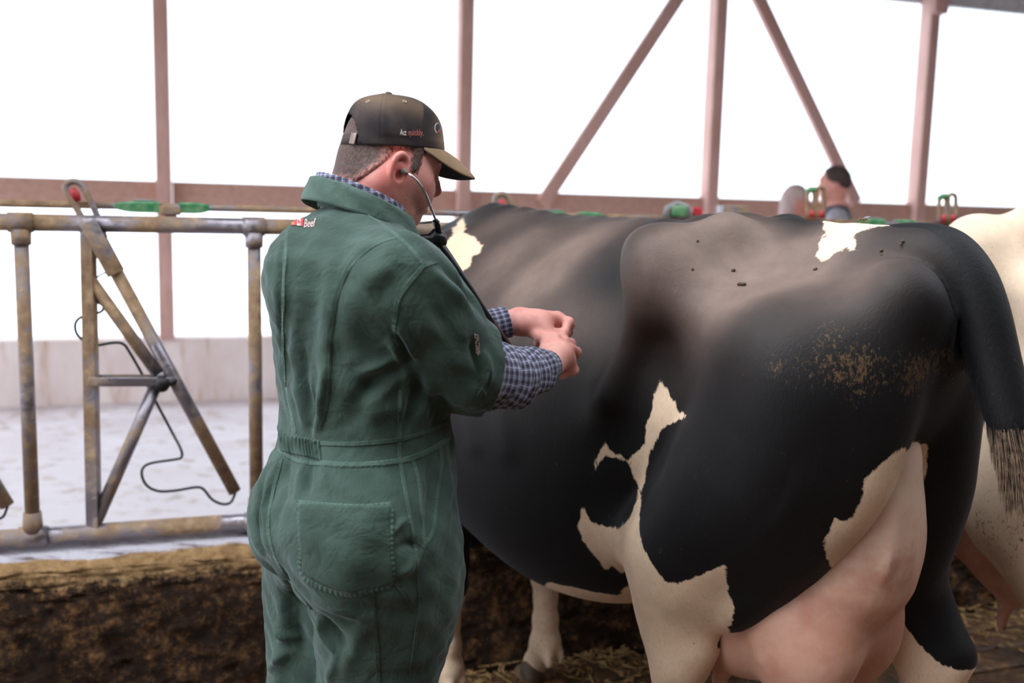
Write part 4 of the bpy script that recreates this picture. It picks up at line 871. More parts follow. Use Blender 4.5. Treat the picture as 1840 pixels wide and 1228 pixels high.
# pressed pleat edge of the back: cloth left of the line stands proud
PLEAT = [(711, 428), (684, 436), (656, 453), (627, 485), (609, 528), (599, 577), (593, 638), (591, 691), (585, 740), (574, 772)]
P, _ = hits(CB, PLEAT, 6); I, d, s_, sd = seg_dist(V, P, .09); side = np.sign(sd @ (np.array([-1, 0, .2]))) * d; disp[I] += .0042 * (.5 + .5 * np.tanh(side / .0032)) * np.exp(-d / .03) * np.clip(np.sin(s_ * math.pi) * 3, 0, 1)
lowf = .0025 * np.sin(V[:, 0] * 60 + V[:, 2] * 34) * np.sin(V[:, 1] * 70 - V[:, 2] * 41) + .0018 * np.sin(V[:, 2] * 95 + V[:, 0] * 50 + 2) * np.sin(V[:, 1] * 90 + 1)
V = V + N * (disp + lowf)[:, None]; cv.vertices.foreach_set('co', V.astype(np.float32).ravel()); cv.update(); CB = bvh_of(V, Q)
coverall = link_mesh('coverall', cv, GREENC, person)
def seam(pts, width=.008, h=.0021, pucker=.0010, n=10, name='seam', parent=coverall, bvh=None, mat=None, step=.0022):
    """a felled seam: a narrow raised band that puckers along its stitching"""
    P, Nn = hits(bvh or CB, pts, n)
    if len(P) < 3: return
    s_ = np.r_[0, np.cumsum(np.linalg.norm(np.diff(P, axis=0), axis=1))]; k = max(int(s_[-1] / step), 4); t = np.linspace(0, s_[-1], k)
    P = np.stack([np.interp(t, s_, P[:, i]) for i in range(3)], 1); Nn = np.stack([np.interp(t, s_, Nn[:, i]) for i in range(3)], 1)
    for _ in range(4): Nn[1:-1] = (Nn[:-2] + Nn[1:-1] * 2 + Nn[2:]) / 4
    T = np.gradient(P, axis=0); T /= np.linalg.norm(T, axis=1)[:, None] + 1e-9; B = np.cross(T, Nn); B /= np.linalg.norm(B, axis=1)[:, None] + 1e-9; Nn /= np.linalg.norm(Nn, axis=1)[:, None]
    prof = [(-.5, -.6), (-.42, .9), (-.2, .2), (0, .7), (.2, .2), (.42, .9), (.5, -.6)]; Vv = []; ph = rng.uniform(0, 6)
    for i in range(k):
        pk = pucker * math.sin(t[i] * 700 + ph + math.sin(t[i] * 90)); 
        for a_, b_ in prof: Vv.append(P[i] + B[i] * a_ * width + Nn[i] * (b_ * (h + pk * (1 if b_ > 0 else 0))))
    m_ = len(prof); Qq = [(i * m_ + j, (i + 1) * m_ + j, (i + 1) * m_ + j + 1, i * m_ + j + 1) for i in range(k - 1) for j in range(m_ - 1)]
    return link_mesh(name, qmesh(name, Vv, Qq), mat or GREENS, parent)
for pts in ([(517, 404), (511, 495), (509, 585), (511, 666), (521, 731), (532, 776)],
            [(762, 477), (733, 512), (717, 536), (711, 561), (709, 593), (717, 622)], [(660, 388), (701, 414), (733, 442), (762, 475)], [(764, 477), (786, 469)],
            [(719, 700), (718, 784), (718, 819), (724, 859), (738, 939), (748, 998), (754, 1090), (746, 1157), (738, 1215)],
            [(506, 826), (492, 879), (482, 947), (492, 994), (512, 1030), (539, 1070), (567, 1103)],
            [(668, 1064), (672, 1106), (678, 1177), (680, 1226)], [(710, 1046), (735, 1080), (748, 1100)],
            [(575, 833), (640, 836), (718, 829), (770, 812), (809, 786)], [(575, 797), (640, 798), (714, 791), (770, 775), (805, 758)], [(500, 808), (535, 828), (575, 834)],
            [(740, 821), (754, 871), (758, 931), (762, 976)], [(790, 802), (792, 839), (784, 899), (778, 955), (762, 980), (750, 1010)], [(868, 730), (862, 712), (872, 690), (880, 660)]): seam(pts, pucker=.0004)
seam(PLEAT, width=.005, h=.0012, pucker=.0001)
for pts in ([(575, 833), (640, 836), (718, 829), (770, 812), (809, 786)],): seam(pts, .012, .0018, .0013)
def sheet(name, quad, nu, nv, h, parent, mat, bvh, wob=0., shrink=.06, closed_fn=None, off=0.):
    """a cloth panel laid on the garment: quad(u, v) -> picture point"""
    G = {}; Vv = []; 
    for j in range(nv):
        for i in range(nu):
            u, v = i / (nu - 1), j / (nv - 1); r = hit(bvh, *quad(u, v))
            if r is None: r = (Vv[-1], np.array([-.5, -.8, .1]))
            e = min(u, 1 - u, v, 1 - v); hh = h * min(1, e / shrink) - (.003 if e <= 0 else 0); 
            if closed_fn: hh += closed_fn(u, v)
            Vv.append(r[0] + r[1] * (hh + off))
    Qq = [(j * nu + i, (j + 1) * nu + i, (j + 1) * nu + i + 1, j * nu + i + 1) for j in range(nv - 1) for i in range(nu - 1)]
    me = qmesh(name, Vv, Qq); N_ = vnormals(me).mean(0)
    if N_ @ ray(700, 800) > 0: me.flip_normals()
    return link_mesh(name, me, mat, parent)
def pocket_q(u, v):
    t = (535 + 169 * u, 904 + 3 * u); bt = np.interp(u, [0, .12, .55, .9, 1], [1028, 1040, 1071, 1056, 1046]); return (t[0] + (3 * (1 - u) + 2 * u) * v, t[1] + (bt - t[1]) * v)
pk = sheet('back_pocket', pocket_q, 60, 50, .0028, coverall, GREENC, CB, shrink=.03, closed_fn=lambda u, v: .0012 * math.sin(u * 9 + v * 5) + .001 * math.sin(v * 60) * (v > .05) * (v < .16) * 0)
seam([(536, 906), (600, 912), (660, 914), (704, 909)], parent=pk, width=.016, pucker=.0012); seam([(537, 918), (540, 980), (541, 1030), (575, 1055), (628, 1069), (668, 1060), (703, 1047), (702, 980), (703, 915)], parent=pk, width=.010, pucker=.0012)
def elastic_q(u, v): return (500 + 76 * u + 3 * v, 776 + 14 * u + (36 + 4 * u) * v)
sheet('waist_elastic', elastic_q, 150, 16, .004, coverall, GREENC, CB, shrink=.08, closed_fn=lambda u, v: .0028 * math.sin(u * 78 + 1.5 * math.sin(u * 9) + .5 * math.sin(v * 5)) * (.4 + .6 * math.sin(v * math.pi)))
# ---- collar (folded over), shirt collar inside it
def ring(center, a, b, tilt, phi): 
    q = center + F * a * math.cos(phi) + R * b * math.sin(phi); return q + ZZ * (-math.cos(phi) * a * math.tan(tilt))
def collar(name, center, a, b, tilt, prof, mat, parent, gap=.5, n=90, thick=.0028, wob=0.):
    Vv = []; m_ = len(prof)
    for i in range(n + 1):
        phi = gap + (2 * math.pi - 2 * gap) * i / n; o = F * math.cos(phi) * b + R * math.sin(phi) * a; o /= np.linalg.norm(o)
        for k, (r_, z_) in enumerate(prof): Vv.append(ring(center, a, b, tilt, phi) + o * (r_ + wob * math.sin(phi * 7 + k)) + ZZ * z_)
    Qq = [(i * m_ + j, i * m_ + j + 1, (i + 1) * m_ + j + 1, (i + 1) * m_ + j) for i in range(n) for j in range(m_ - 1)]
    me = qmesh(name, Vv, Qq); o = link_mesh(name, me, mat, parent); md = o.modifiers.new('thickness', 'SOLIDIFY'); md.thickness = thick; md.offset = 0
    return o, me
CC = at(650, 366, 1.885); TILT = math.radians(23)
prof = spline([(-.010, -.045), (-.006, -.015), (-.002, .004), (.003, .009), (.009, .003), (.015, -.014), (.022, -.033)], 3)
col, me_ = collar('collar', CC, .090, .086, TILT, prof, GREENS, coverall, gap=.25, wob=.0012)
COV = vcos(me_) + np.array(BASE); COB = BVHTree.FromPolygons(COV.tolist(), [tuple(p.vertices) for p in me_.polygons])
sc_, me_ = collar('shirt_collar', CC + ZZ * .006, .080, .076, TILT, spline([(-.004, -.05), (-.001, -.01), (.001, .012), (.004, .013), (.007, -.004)], 3), PLAID, person, gap=.35)
co = vcos(me_); vattr(me_, 'plaid', np.c_[np.arctan2((co - co.mean(0)) @ F, (co - co.mean(0)) @ R) * .085, co[:, 2] * 1., co[:, 0] * 0])
for off_ in (0, 6): seam([(560 + off_ * .3, 350 - off_), (600, 358 - off_), (640, 370 - off_), (675, 386 - off_), (700, 398 - off_), (722, 406 - off_)], width=.004, h=.0011, pucker=.0008, bvh=COB, parent=col)
# ---- plaid shirt sleeves: bunched over the right forearm, a neat cuff on the left
def sleeve(name, P, rr, axis_len, wr, cuff_w, bunch, seed):
    C = spline(np.c_[P, rr], 14); n = len(C); seg = 96; T = np.gradient(C[:, :3], axis=0); T /= np.linalg.norm(T, axis=1)[:, None]; s_ = np.r_[0, np.cumsum(np.linalg.norm(np.diff(C[:, :3], axis=0), axis=1))]
    U = np.cross(T[0], ZZ); U /= np.linalg.norm(U); Vv = []; uvp = []; r_ = np.random.default_rng(seed); ph = r_.uniform(0, 6, 6)
    for i in range(n):
        U = U - T[i] * (U @ T[i]); U /= np.linalg.norm(U); B = np.cross(T[i], U); t = s_[i] / s_[-1]
        for k in range(seg):
            q = k * 2 * math.pi / seg; fold = bunch * (math.sin(s_[i] * 150 + 1.6 * math.sin(q + ph[0]) + ph[1]) * .6 + .5 * math.sin(s_[i] * 95 + 2.2 * math.sin(q * 2 + ph[2]) + ph[3])) * min(1, (1 - t) * 5) * (.35 + .65 * (.5 + .5 * math.sin(q + ph[4])))
            rad = C[i, 3] + fold + (.0012 if 1 - t < cuff_w else 0)
            Vv.append(C[i, :3] + rad * (math.cos(q) * U + math.sin(q) * B)); uvp.append((q * max(rr) * .82, s_[i] + fold * .9, 0))
    for dr in (-.003, -.006):
        for k in range(seg): q = k * 2 * math.pi / seg; Vv.append(C[-1, :3] - T[-1] * (.0 if dr == -.003 else .012) + (C[-1, 3] + dr) * (math.cos(q) * U + math.sin(q) * B)); uvp.append((q * max(rr), s_[-1], 0))
    Qq = [(i * seg + k, i * seg + (k + 1) % seg, (i + 1) * seg + (k + 1) % seg, (i + 1) * seg + k) for i in range(n + 1) for k in range(seg)]
    me = qmesh(name, Vv, Qq); vattr(me, 'plaid', uvp); return link_mesh(name, me, PLAID, person)
sleeve('shirt_sleeve', [at(835, 668, 1.79), at(872, 673, 1.84), at(912, 677, 1.90), at(944, 670, 1.955), at(966, 663, 1.995), at(978, 660, 2.02), at(984, 659, 2.033)], [.060, .063, .060, .051, .042, .035, .033], 0, 0, .16, .0085, 3)
sl = WRL - ELL; sl /= np.linalg.norm(sl); e_ = at(913, 578, 2.125)
sleeve('shirt_sleeve', [ELL - sl * .05, ELL + sl * .05, e_ - sl * .10, e_ - sl * .05, e_ - sl * .015, e_], [.055, .052, .042, .036, .0335, .0335], 0, 0, .3, .003, 5)
# sleeve tab and printed label at the cuff
mb = MB().tube(spline([at(868, 612, 1.845), at(873, 622, 1.835), at(879, 634, 1.83)], 4), .0085, 8); mb.build('sleeve_tab', GREENS, coverall)
# ---- boots
for kn, ft, nm in ((KNR, FTR, 'boot'), (KNL, FTL, 'boot')):
    S = Sculpt().cap(ft + ZZ * .22, ft - ZZ * .01, .062, .052, .03).cap(ft - ZZ * .04 - F * .03, ft + F * .16 - ZZ * .045, .045, .042, .04); S.fn(lambda P: .002 - P[:, 2], ft - .4, ft + .4, 0, 'clip'); v, q = S.mesh(.007); link_mesh('boot', qmesh('boot', v, q), BOOT, person)
# ---- cap
CAPX = dict(front=.110, back=.090, lat=.0855, h=.103)
def rim(phi, extra=0.):
    c, s = math.cos(phi), math.sin(phi); ax_ = CAPX['front'] if c > 0 else CAPX['back']
    x, y = (ax_ + extra) * c, (CAPX['lat'] + extra) * s; return np.array([x - .004, y, .040 + .22 * x])
def crown(phi, v):
    c = math.cos(phi); e = .58 + .06 * (1 - c)
    b = rim(phi); k = math.cos(v * math.pi / 2) ** e; z = CAPX['h'] * math.sin(v * math.pi / 2) ** .96
    p = np.array([-.004 + (b[0] + .004) * k - .24 * z, b[1] * k, .040 + .22 * b[0] * k + z - .05 * z])
    dd = min(abs((math.degrees(phi) + 115 - 60 * i + 180) % 360 - 180) for i in range(6)); w = dd * math.pi / 180 * .1 * k
    out = np.array([math.cos(phi), math.sin(phi), .4]); out /= np.linalg.norm(out)
    s = -.0012 * math.exp(-(w / .0014) ** 2) + .0010 * math.exp(-((w - .004) / .0016) ** 2)
    s += .0022 * math.sin(phi * 3 + 5 * v) * math.sin(v * 6) * (v > .1) + .003 * math.exp(-((math.degrees(phi) + 52) / 9) ** 2) * math.sin(v * math.pi)
    s -= .004 * math.exp(-((math.degrees(phi) + 40) / 10) ** 2) * math.sin(v * math.pi)
    return p + out * s
cap = thing_cap = None
NU, NV = 180, 44; Vv = [hw(crown(2 * math.pi * i / NU, min(j / (NV - 1), .999))) for j in range(NV) for i in range(NU)]
Qq = []
for j in range(NV - 1):
    for i in range(NU):
        ph = (360 * (i + .5) / NU); back = abs((ph - 180 + 180) % 360 - 180); v_ = (j + .5) / NV
        if back < 36 and v_ < .40 * math.sqrt(max(0, 1 - (back / 36) ** 2)): continue
        Qq.append((j * NU + i, j * NU + (i + 1) % NU, (j + 1) * NU + (i + 1) % NU, (j + 1) * NU + i))
cme = qmesh('cap', Vv, Qq); cap = link_mesh('cap', cme, CAP, person, label='dark worn baseball cap with a faded brim'); md = cap.modifiers.new('thickness', 'SOLIDIFY'); md.thickness = .0022; md.offset = -1
cl = hloc(vcos(cme) + np.array(root_loc(person))); attr(cme, 'worn', np.clip(.85 * np.exp(-((cl[:, 0] - .10) / .03) ** 2 - ((cl[:, 2] - .09) / .05) ** 2) + .35 * np.exp(-((cl[:, 2] - .12) / .02) ** 2) * (cl[:, 0] < .03), 0, 1))  # wear on the front panel, plus the lit crown top painted paler
CPV = np.array(Vv); CPB = bvh_of(CPV, np.array(Qq))
# brim
NB_, NT = 40, 14; top, bot = [], []
for j in range(NT):
    for i in range(NB_):
        s = -1 + 2 * i / (NB_ - 1); t = j / (NT - 1); b = rim(s * math.radians(66)); L_ = .076 * max(0, 1 - abs(s) ** 3.2) ** .6
        q_ = L_ * t; p = b + np.array([q_, 0, -.20 * q_ - 3.2 * q_ * q_ - .26 * s * s * q_])
        top.append(hw(p)); bot.append(hw(p - np.array([0, 0, .0045])))
n0 = len(top); Qb = [(j * NB_ + i, j * NB_ + i + 1, (j + 1) * NB_ + i + 1, (j + 1) * NB_ + i) for j in range(NT - 1) for i in range(NB_ - 1)]; Q2 = [tuple(n0 + k for k in q[::-1]) for q in Qb]
ed = [(NT - 1) * NB_ + i for i in range(NB_)]; Qs = [(a, b, b + n0, a + n0) for a, b in zip(ed[:-1], ed[1:])]; sd_ = [j * NB_ for j in range(NT)]; Qs += [(b, a, a + n0, b + n0) for a, b in zip(sd_[:-1], sd_[1:])]; sd_ = [j * NB_ + NB_ - 1 for j in range(NT)]; Qs += [(a, b, b + n0, a + n0) for a, b in zip(sd_[:-1], sd_[1:])]
bme_ = qmesh('brim', top + bot, Qb + Q2 + Qs); bm = bmesh.new(); bm.from_mesh(bme_); bmesh.ops.recalc_face_normals(bm, faces=bm.faces[:]); bm.to_mesh(bme_); bm.free()
brim = link_mesh('brim', bme_, [CAP, CAPD], cap, label='faded tan cap brim'); attr(bme_, 'worn', [.95] * n0 + [.0] * n0)
mi = np.zeros(len(bme_.polygons), np.int32); mi[len(Qb):len(Qb) + len(Q2)] = 1; bme_.polygons.foreach_set('material_index', mi)
S = Sculpt().ell(hw(crown(0, .999)) + hu * .0015, (.0075, .0075, .004), .002, R=HR); v, q = S.mesh(.0016, pad=.01); bo = link_mesh('button', qmesh('button', v, q), CAP, cap); attr(bo.data, 'worn', np.full(len(v), .25))
for ph, vv in ((-80, .62), (-143, .60), (40, .62), (100, .6)):
    c = hw(crown(math.radians(ph), vv)); n_ = c - hw((-.005, 0, .05)); n_ /= np.linalg.norm(n_); u = np.cross(n_, ZZ); u /= np.linalg.norm(u); w_ = np.cross(n_, u)
    MB().tube([c + .0033 * (math.cos(k * .5236) * u + math.sin(k * .5236) * w_) for k in range(12)], .0011, 6, closed=True).build('eyelet', BRASS, cap)
Vv = []; ns = 40
for i in range(ns):
    ph = math.radians(180 - 40 + 80 * i / (ns - 1))
    for z_, o in ((.001, .0015), (.001, .0035), (.021, .0025), (.021, .0005)): b = rim(ph, o - .002); Vv.append(hw(b + np.array([0, 0, z_])))
Qq = [(i * 4 + k, i * 4 + (k + 1) % 4, (i + 1) * 4 + (k + 1) % 4, (i + 1) * 4 + k) for i in range(ns - 1) for k in range(4)]
so = link_mesh('strap', qmesh('strap', Vv, Qq), CAP, cap); attr(so.data, 'worn', np.full(len(Vv), .05))
ph = math.radians(-152); c = hw(rim(ph, .0035) + np.array([0, 0, .011])); n_ = hw((math.cos(ph), math.sin(ph), 0)) - HO; n_ /= np.linalg.norm(n_); u = np.cross(hu, n_)
MB().box(c, u * .0075, n_ * .0015, hu * .0105, .001).build('buckle', BUCK, so)
# ---- lettering wrapped on cloth
def flat_text(s, bold=0.0, shear=0.):
    cu = bpy.data.curves.new('t', 'FONT'); cu.body = s; cu.offset = bold; cu.shear = shear; cu.resolution_u = 3; o = bpy.data.objects.new('t', cu); COL.objects.link(o)
    dg = bpy.context.evaluated_depsgraph_get(); me = bpy.data.meshes.new_from_object(o.evaluated_get(dg)); bpy.data.objects.remove(o)
    bm = bmesh.new(); bm.from_mesh(me); bmesh.ops.triangulate(bm, faces=bm.faces[:]); bmesh.ops.subdivide_edges(bm, edges=[e for e in bm.edges if e.calc_length() > .15], cuts=1); bmesh.ops.triangulate(bm, faces=bm.faces[:])
    bm.verts.index_update(); V = np.array([v.co[:2] for v in bm.verts]); Fc = [[v.index for v in f.verts] for f in bm.faces]; bm.free(); return V, Fc
def wrap(name, V2, Fc, q, mat, parent, bvh, off=.0008):
    """q maps (0..1, 0..1) of the artwork to the picture"""
    lo, hi = V2.min(0), V2.max(0); P = []
    for p in V2:
        u, v = (p - lo) / (hi - lo); r = hit(bvh, *q(u, v))
        if r is None: return None
        P.append(r[0] + r[1] * off)
    me = nmesh(name, P, Fc)
    if vnormals(me).mean(0) @ ray(700, 400) > 0: me.flip_normals()
    o = link_mesh(name, me, mat, parent, smooth=False); return o
V2, Fc = flat_text('Act', .012); wrap('lettering', V2, Fc, lambda u, v: (718.5 + 11.5 * u, 243 - 11 * v + .8 * u), THW, cap, CPB)
V2, Fc = flat_text('quickly.', .012); wrap('lettering', V2, Fc, lambda u, v: (733 + 27.5 * u, 247 - 14.5 * v + .5 * u), THR, cap, CPB)
ang = np.linspace(0, 2 * math.pi, 24, endpoint=False)
def blob(name, pts, mat, parent, bvh, off):
    P = [hit(bvh, *p) for p in pts]; P = [r[0] + r[1] * off for r in P if r]
    if len(P) < 3: return
    me = nmesh(name, [np.mean(P, 0)] + P, [(0, i + 1, (i + 1) % len(P) + 1) for i in range(len(P))])
    if vnormals(me).mean(0) @ ray(700, 400) > 0: me.flip_normals()
    return link_mesh(name, me, mat, parent, smooth=False)
EMB = simple('emblem_navy', srgb(40, 36, 66), .7, bump=0)
blob('emblem', [(785 + 5.0 * math.cos(a), 230 + 9 * math.sin(a)) for a in ang], THW, cap, CPB, .0008); blob('emblem', [(785.5 + 3.9 * math.cos(a), 230 + 7.6 * math.sin(a)) for a in ang], EMB, cap, CPB, .0013); blob('emblem', [(787 + 1.8 * math.cos(a), 236 + 2.5 * math.sin(a)) for a in ang], LRED, cap, CPB, .0018)
def quadp(pts, name, mat, off=.0012): blob(name, [p for a, b in zip(pts, pts[1:] + pts[:1]) for p in (a, ((a[0] + b[0]) / 2, (a[1] + b[1]) / 2))], mat, coverall, CB, off + .0008)
quadp([(526, 396.0), (530, 395.0), (530, 405.0), (525, 406.0)], 'flag_bar', LORG); quadp([(530.5, 395.0), (534.5, 394.5), (534, 406.0), (530, 406.0)], 'flag_bar', LRED); quadp([(535, 394.5), (541.5, 394.5), (541, 407.0), (534.5, 407.0)], 'flag_field', LPINK)
quadp([(542, 394.5), (546, 394.8), (545.5, 408.0), (541.5, 407.5)], 'flag_bar', LRED)
leaf = [(0, 1), (.2, .6), (.35, .7), (.3, .25), (.55, .5), (.62, .35), (.9, .38), (.75, .1), (.9, 0), (.45, -.35), (.5, -.5), (.06, -.45), (.06, -.9)]; leaf = leaf + [(-x, y) for x, y in leaf[::-1]]
blob('flag_leaf', [(538 + 2.8 * x, 400.6 - 4.4 * y) for x, y in leaf], LRED, coverall, CB, .0028)
V2, Fc = flat_text('Beef', .006, .25); wrap('lettering', V2, Fc, lambda u, v: (547 + 21.5 * u, 410 - 14.5 * v - 1.5 * u), LPINK, coverall, CB, .0018)
mb = MB()                                              # worn print on the sleeve slit: broken strokes
for i in range(13):
    for s in (0, 1, 2):
        r = hit(CB, 853.5 + 2.6 * s + i * .35 - .5 * abs(i - 6) * .3, 601 + i * 3.0 + s * .7)
        if r and rng.uniform() < .8: u = np.cross(r[1], ZZ); u /= np.linalg.norm(u); w_ = np.cross(u, r[1]); mb.box(r[0] + r[1] * .0008, u * rng.uniform(.0006, .0012), w_ * rng.uniform(.0006, .0013), r[1] * .0004)
mb.build('printed_mark', LPINK, coverall, smooth=False, kind='stuff')

# ================================================================ STETHOSCOPE
tip = hw((.004, -.084, -.004)); st_ = thing('stethoscope', 'black stethoscope with steel ear tubes worn by the person in green coveralls', 'stethoscope', loc=tip)
def px_line(L): return np.array([at(*q) for q in L])
for s in (-1, 1):
    e0 = hw((.004, s * .074, -.004)); e1 = hw((.008, s * .086, -.005)); S = Sculpt().cap(e0, e1, .0055, .0062, .003).cap(e1, hw((.014, s * .090, -.008)), .0050, .0036, .003); v, q = S.mesh(.0012, pad=.01); link_mesh('ear_tip', qmesh('ear_tip', v, q), TIPG, st_)
    yk = at(783, 397, 1.925)
    if s < 0: pts = [hw((.012, -.089, -.008)), at(737, 314, 1.835), at(752, 328, 1.835), at(764, 347, 1.845), at(773, 370, 1.87), at(779, 386, 1.895), at(784, 398, 1.91)]
    else: pts = [hw((.012, .089, -.008)), hw((.03, .094, -.02)), hw((.065, .092, -.05)), hw((.09, .070, -.085)), at(789, 398, 1.955)]
    MB().tube(spline(pts, 6), .0024, 10).build('ear_tube', STEEL, st_)
    a = pts[-2] * .15 + pts[-1] * .85; c = at(790, 424, 1.935)
    MB().tube(spline([a, (a + c) / 2 + (0, 0, .002), c + (0, 0, -.004)], 5), [.0048] * 3 + [.0058] * 5 + [.0068] * 3, 12).build('tube_sleeve', RUB, st_)
S = Sculpt(); S.cap(at(764, 431, 1.925), at(786, 429, 1.935), .0095, .014, .01).cap(at(752, 427, 1.92), at(768, 432, 1.925), .006, .009, .008).cap(at(783, 419, 1.935), at(793, 436, 1.938), .0095, .0105, .01).ell(at(794, 427, 1.935), (.007, .008, .009), .006); v, q = S.mesh(.0018, pad=.012); link_mesh('yoke', qmesh('yoke', v, q), RUB, st_)
MB().tube(spline([at(790, 436, 1.938), at(805, 458, 1.93), at(822, 484, 1.925), at(840, 512, 1.925), at(858, 541, 1.935), at(878, 572, 1.95), (at(893, 592, 1.985)), at(907, 612, 2.02), at(935, 645, 2.07), at(975, 645, 2.12), at(1004, 612, 2.165)], 6), .0068, 12).build('tubing', RUB, st_)
S = Sculpt().ell(at(1012, 596, 2.20), (.017, .010, .017), .004); v, q = S.mesh(.0022, pad=.012); link_mesh('chest_piece', qmesh('chest_piece', v, q), STEEL, st_)

# ================================================================ PEOPLE BEYOND THE FENCE
NAVY = simple('navy_vest', srgb(38, 44, 74), .8, bump=0); GREYS = simple('grey_knit_sleeve', srgb(168, 164, 172), .85, bump=0); JEANS = simple('blue_jeans', srgb(62, 72, 96), .85, bump=0); PALE = simple('pale_jacket', srgb(206, 178, 186), .85, bump=0); BROWN = simple('brown_hair', srgb(66, 48, 44), .7, bump=0, scale=60); BLOND = simple('pale_blond_hair', srgb(196, 172, 168), .7, bump=0, scale=60)
SKIN2 = simple('far_skin', srgb(212, 144, 128), .55, bump=0, var=.1)
def bystander(label, px, py_top, Y, yaw, hgt, hairm, topm, vestm, longhair):
    c = at(px, py_top, Y); k = hgt / 1.75; b = np.array([c[0], c[1], .08]); hgt_ = c[2] - .08; k = hgt_ / 1.75
    f = np.array([math.cos(yaw), math.sin(yaw), 0]); l = np.array([-f[1], f[0], 0]); B = np.array([f, l, ZZ]) * k; w = lambda *q: b + np.array(q) @ B; RR = np.array([f, l, ZZ]).T
    p = thing('person', label, 'person', loc=b, group=None)
    S = Sculpt(); S.ell(w(.0, 0, 1.645), np.array((.098, .078, .105)) * k, .02, R=RR); S.ell(w(.045, 0, 1.585), np.array((.058, .058, .075)) * k, .04, R=RR); S.cap(w(.085, 0, 1.64), w(.115, 0, 1.595), .010, .013, .015)
    S.cap(w(.09, .02, 1.665), w(.09, -.02, 1.665), .014, .014, .02); S.cap(w(.078, -.015, 1.55), w(.078, .015, 1.55), .012, .012, .01); S.ell(w(.07, 0, 1.515), (.02, .02, .018), .02)
    for s in (1, -1): S.ell(w(-.005, s * .08, 1.62), np.array((.02, .008, .032)) * k, .006, R=RR)
    S.cap(w(-.02, 0, 1.58), w(-.03, 0, 1.44), .055, .062, .04); S.ell(w(-.02, 0, 1.25), np.array((.10, .17, .22)) * k, .05, R=RR); S.ell(w(-.01, 0, .98), np.array((.10, .155, .14)) * k, .05, R=RR)
    for s in (1, -1):
        S.chain([w(-.02, s * .18, 1.38), w(-.03, s * .24, 1.12), w(.10, s * .22, .92), w(.14, s * .20, .88)], [.05, .042, .033, .03], .04, 2); S.ell(w(.17, s * .19, .85), np.array((.045, .02, .05)) * k, .02)
        for q in range(4): S.cap(w(.185, s * (.165 + q * .016), .83), w(.215, s * (.165 + q * .013), .79), .009, .008, .006)
        S.cap(w(.16, s * .16, .86), w(.20, s * .14, .83), .011, .009, .006)
        S.chain([w(0, s * .09, .95), w(.02, s * .10, .50), w(-.02, s * .10, .09)], [.09, .058, .042], .04, 2); S.cap(w(-.02, s * .10, .05), w(.11, s * .11, .035), .04, .032, .02)
    v, q = S.mesh(.009); link_mesh('body', qmesh('body', v, q), SKIN2, p)
    S = Sculpt(); S.ell(w(-.006, 0, 1.66), np.array((.106, .086, .103)) * k, .02, R=RR)
    if longhair: S.cap(w(-.05, 0, 1.62), w(-.07, 0, 1.46), .075, .06, .03)
    S.fn(lambda P: np.maximum((P - w(.052, 0, 1.66)) @ (f * .9 + ZZ * -.3), w(0, 0, 1.60 if not longhair else 1.42)[2] + .55 * np.maximum((P - w(-.06, 0, 0)) @ f, 0) * (not longhair) - P[:, 2]), b - .5, b + (.5, .5, 2.2), 0, 'clip'); v, q = S.mesh(.008, lo=w(0, 0, 1.35) - .2, hi=w(0, 0, 1.85) + .2); link_mesh('hair', qmesh('hair', v, q), hairm, p)
    S = Sculpt(); S.ell(w(-.02, 0, 1.24), np.array((.125, .195, .24)) * k, .05, R=RR); S.ell(w(-.01, 0, 1.0), np.array((.12, .17, .12)) * k, .05, R=RR)
    for s in (1, -1): S.chain([w(-.03, s * .10, 1.40), w(-.02, s * .185, 1.385), w(-.03, s * .25, 1.12), w(.09, s * .225, .935)], [.05, .068, .056, .042], .05, 2)
    v, q = S.mesh(.009); link_mesh('shirt', qmesh('shirt', v, q), topm, p)
    if vestm:
        S = Sculpt(); S.ell(w(-.02, 0, 1.24), np.array((.138, .20, .25)) * k, .05, R=RR); S.ell(w(-.01, 0, 1.0), np.array((.13, .18, .12)) * k, .05, R=RR); S.chain([w(-.03, .13, 1.40), w(-.03, 0, 1.43), w(-.03, -.13, 1.40)], [.062, .07, .062], .04)
        v, q = S.mesh(.009); link_mesh('vest', qmesh('vest', v, q), vestm, p)
    S = Sculpt()
    for s in (1, -1): S.chain([w(-.01, s * .085, .98), w(.01, s * .10, .52), w(-.02, s * .10, .10)], [.118, .08, .068], .05, 2)
    v, q = S.mesh(.010); link_mesh('trousers', qmesh('trousers', v, q), JEANS, p)
bystander('person with short brown hair in navy vest and grey sleeves beyond the fence', 1502, 300, 7.0, math.radians(165), 1.75, BROWN, GREYS, NAVY, False)
bystander('person with pale hair beyond the fence, facing the one in the navy vest', 1432, 333, 7.75, math.radians(-5), 1.65, BLOND, PALE, None, True)

# ================================================================ SMALL THINGS
def hoop(x, y0, y1, green, red):
    for dx, dy, g_ in ((-8, 5, green), (9, 0, False)):
        k = 1; a = [P2_(x + dx - 6, y1), P2_(x + dx - 6.5, y0 + dy + 9), P2_(x + dx - 4, y0 + dy + 2), P2_(x + dx, y0 + dy), P2_(x + dx + 4, y0 + dy + 2), P2_(x + dx + 6.5, y0 + dy + 9), P2_(x + dx + 6, y1)]
        o = MB().tube(spline(a, 4), .008, 8).build('latch_hoop', GALV, fence)
        if g_: MB().tube(spline([P2_(x + dx - 7, y0 + dy + 4), P2_(x + dx, y0 + dy - 1), P2_(x + dx + 8, y0 + dy - 1)], 3), .011, 8).build('green_stop', GREEN, fence)
        if red: MB().tube([P2_(x + dx, y1 - 14), P2_(x + dx, y1)], .012, 8).build('red_latch', RED, o)
def P2_(px, py): a = fpx(px, py); return F_(a[0], a[1])
hoop(1465, 337, 392, True, True); hoop(1702, 349, 400, True, True)
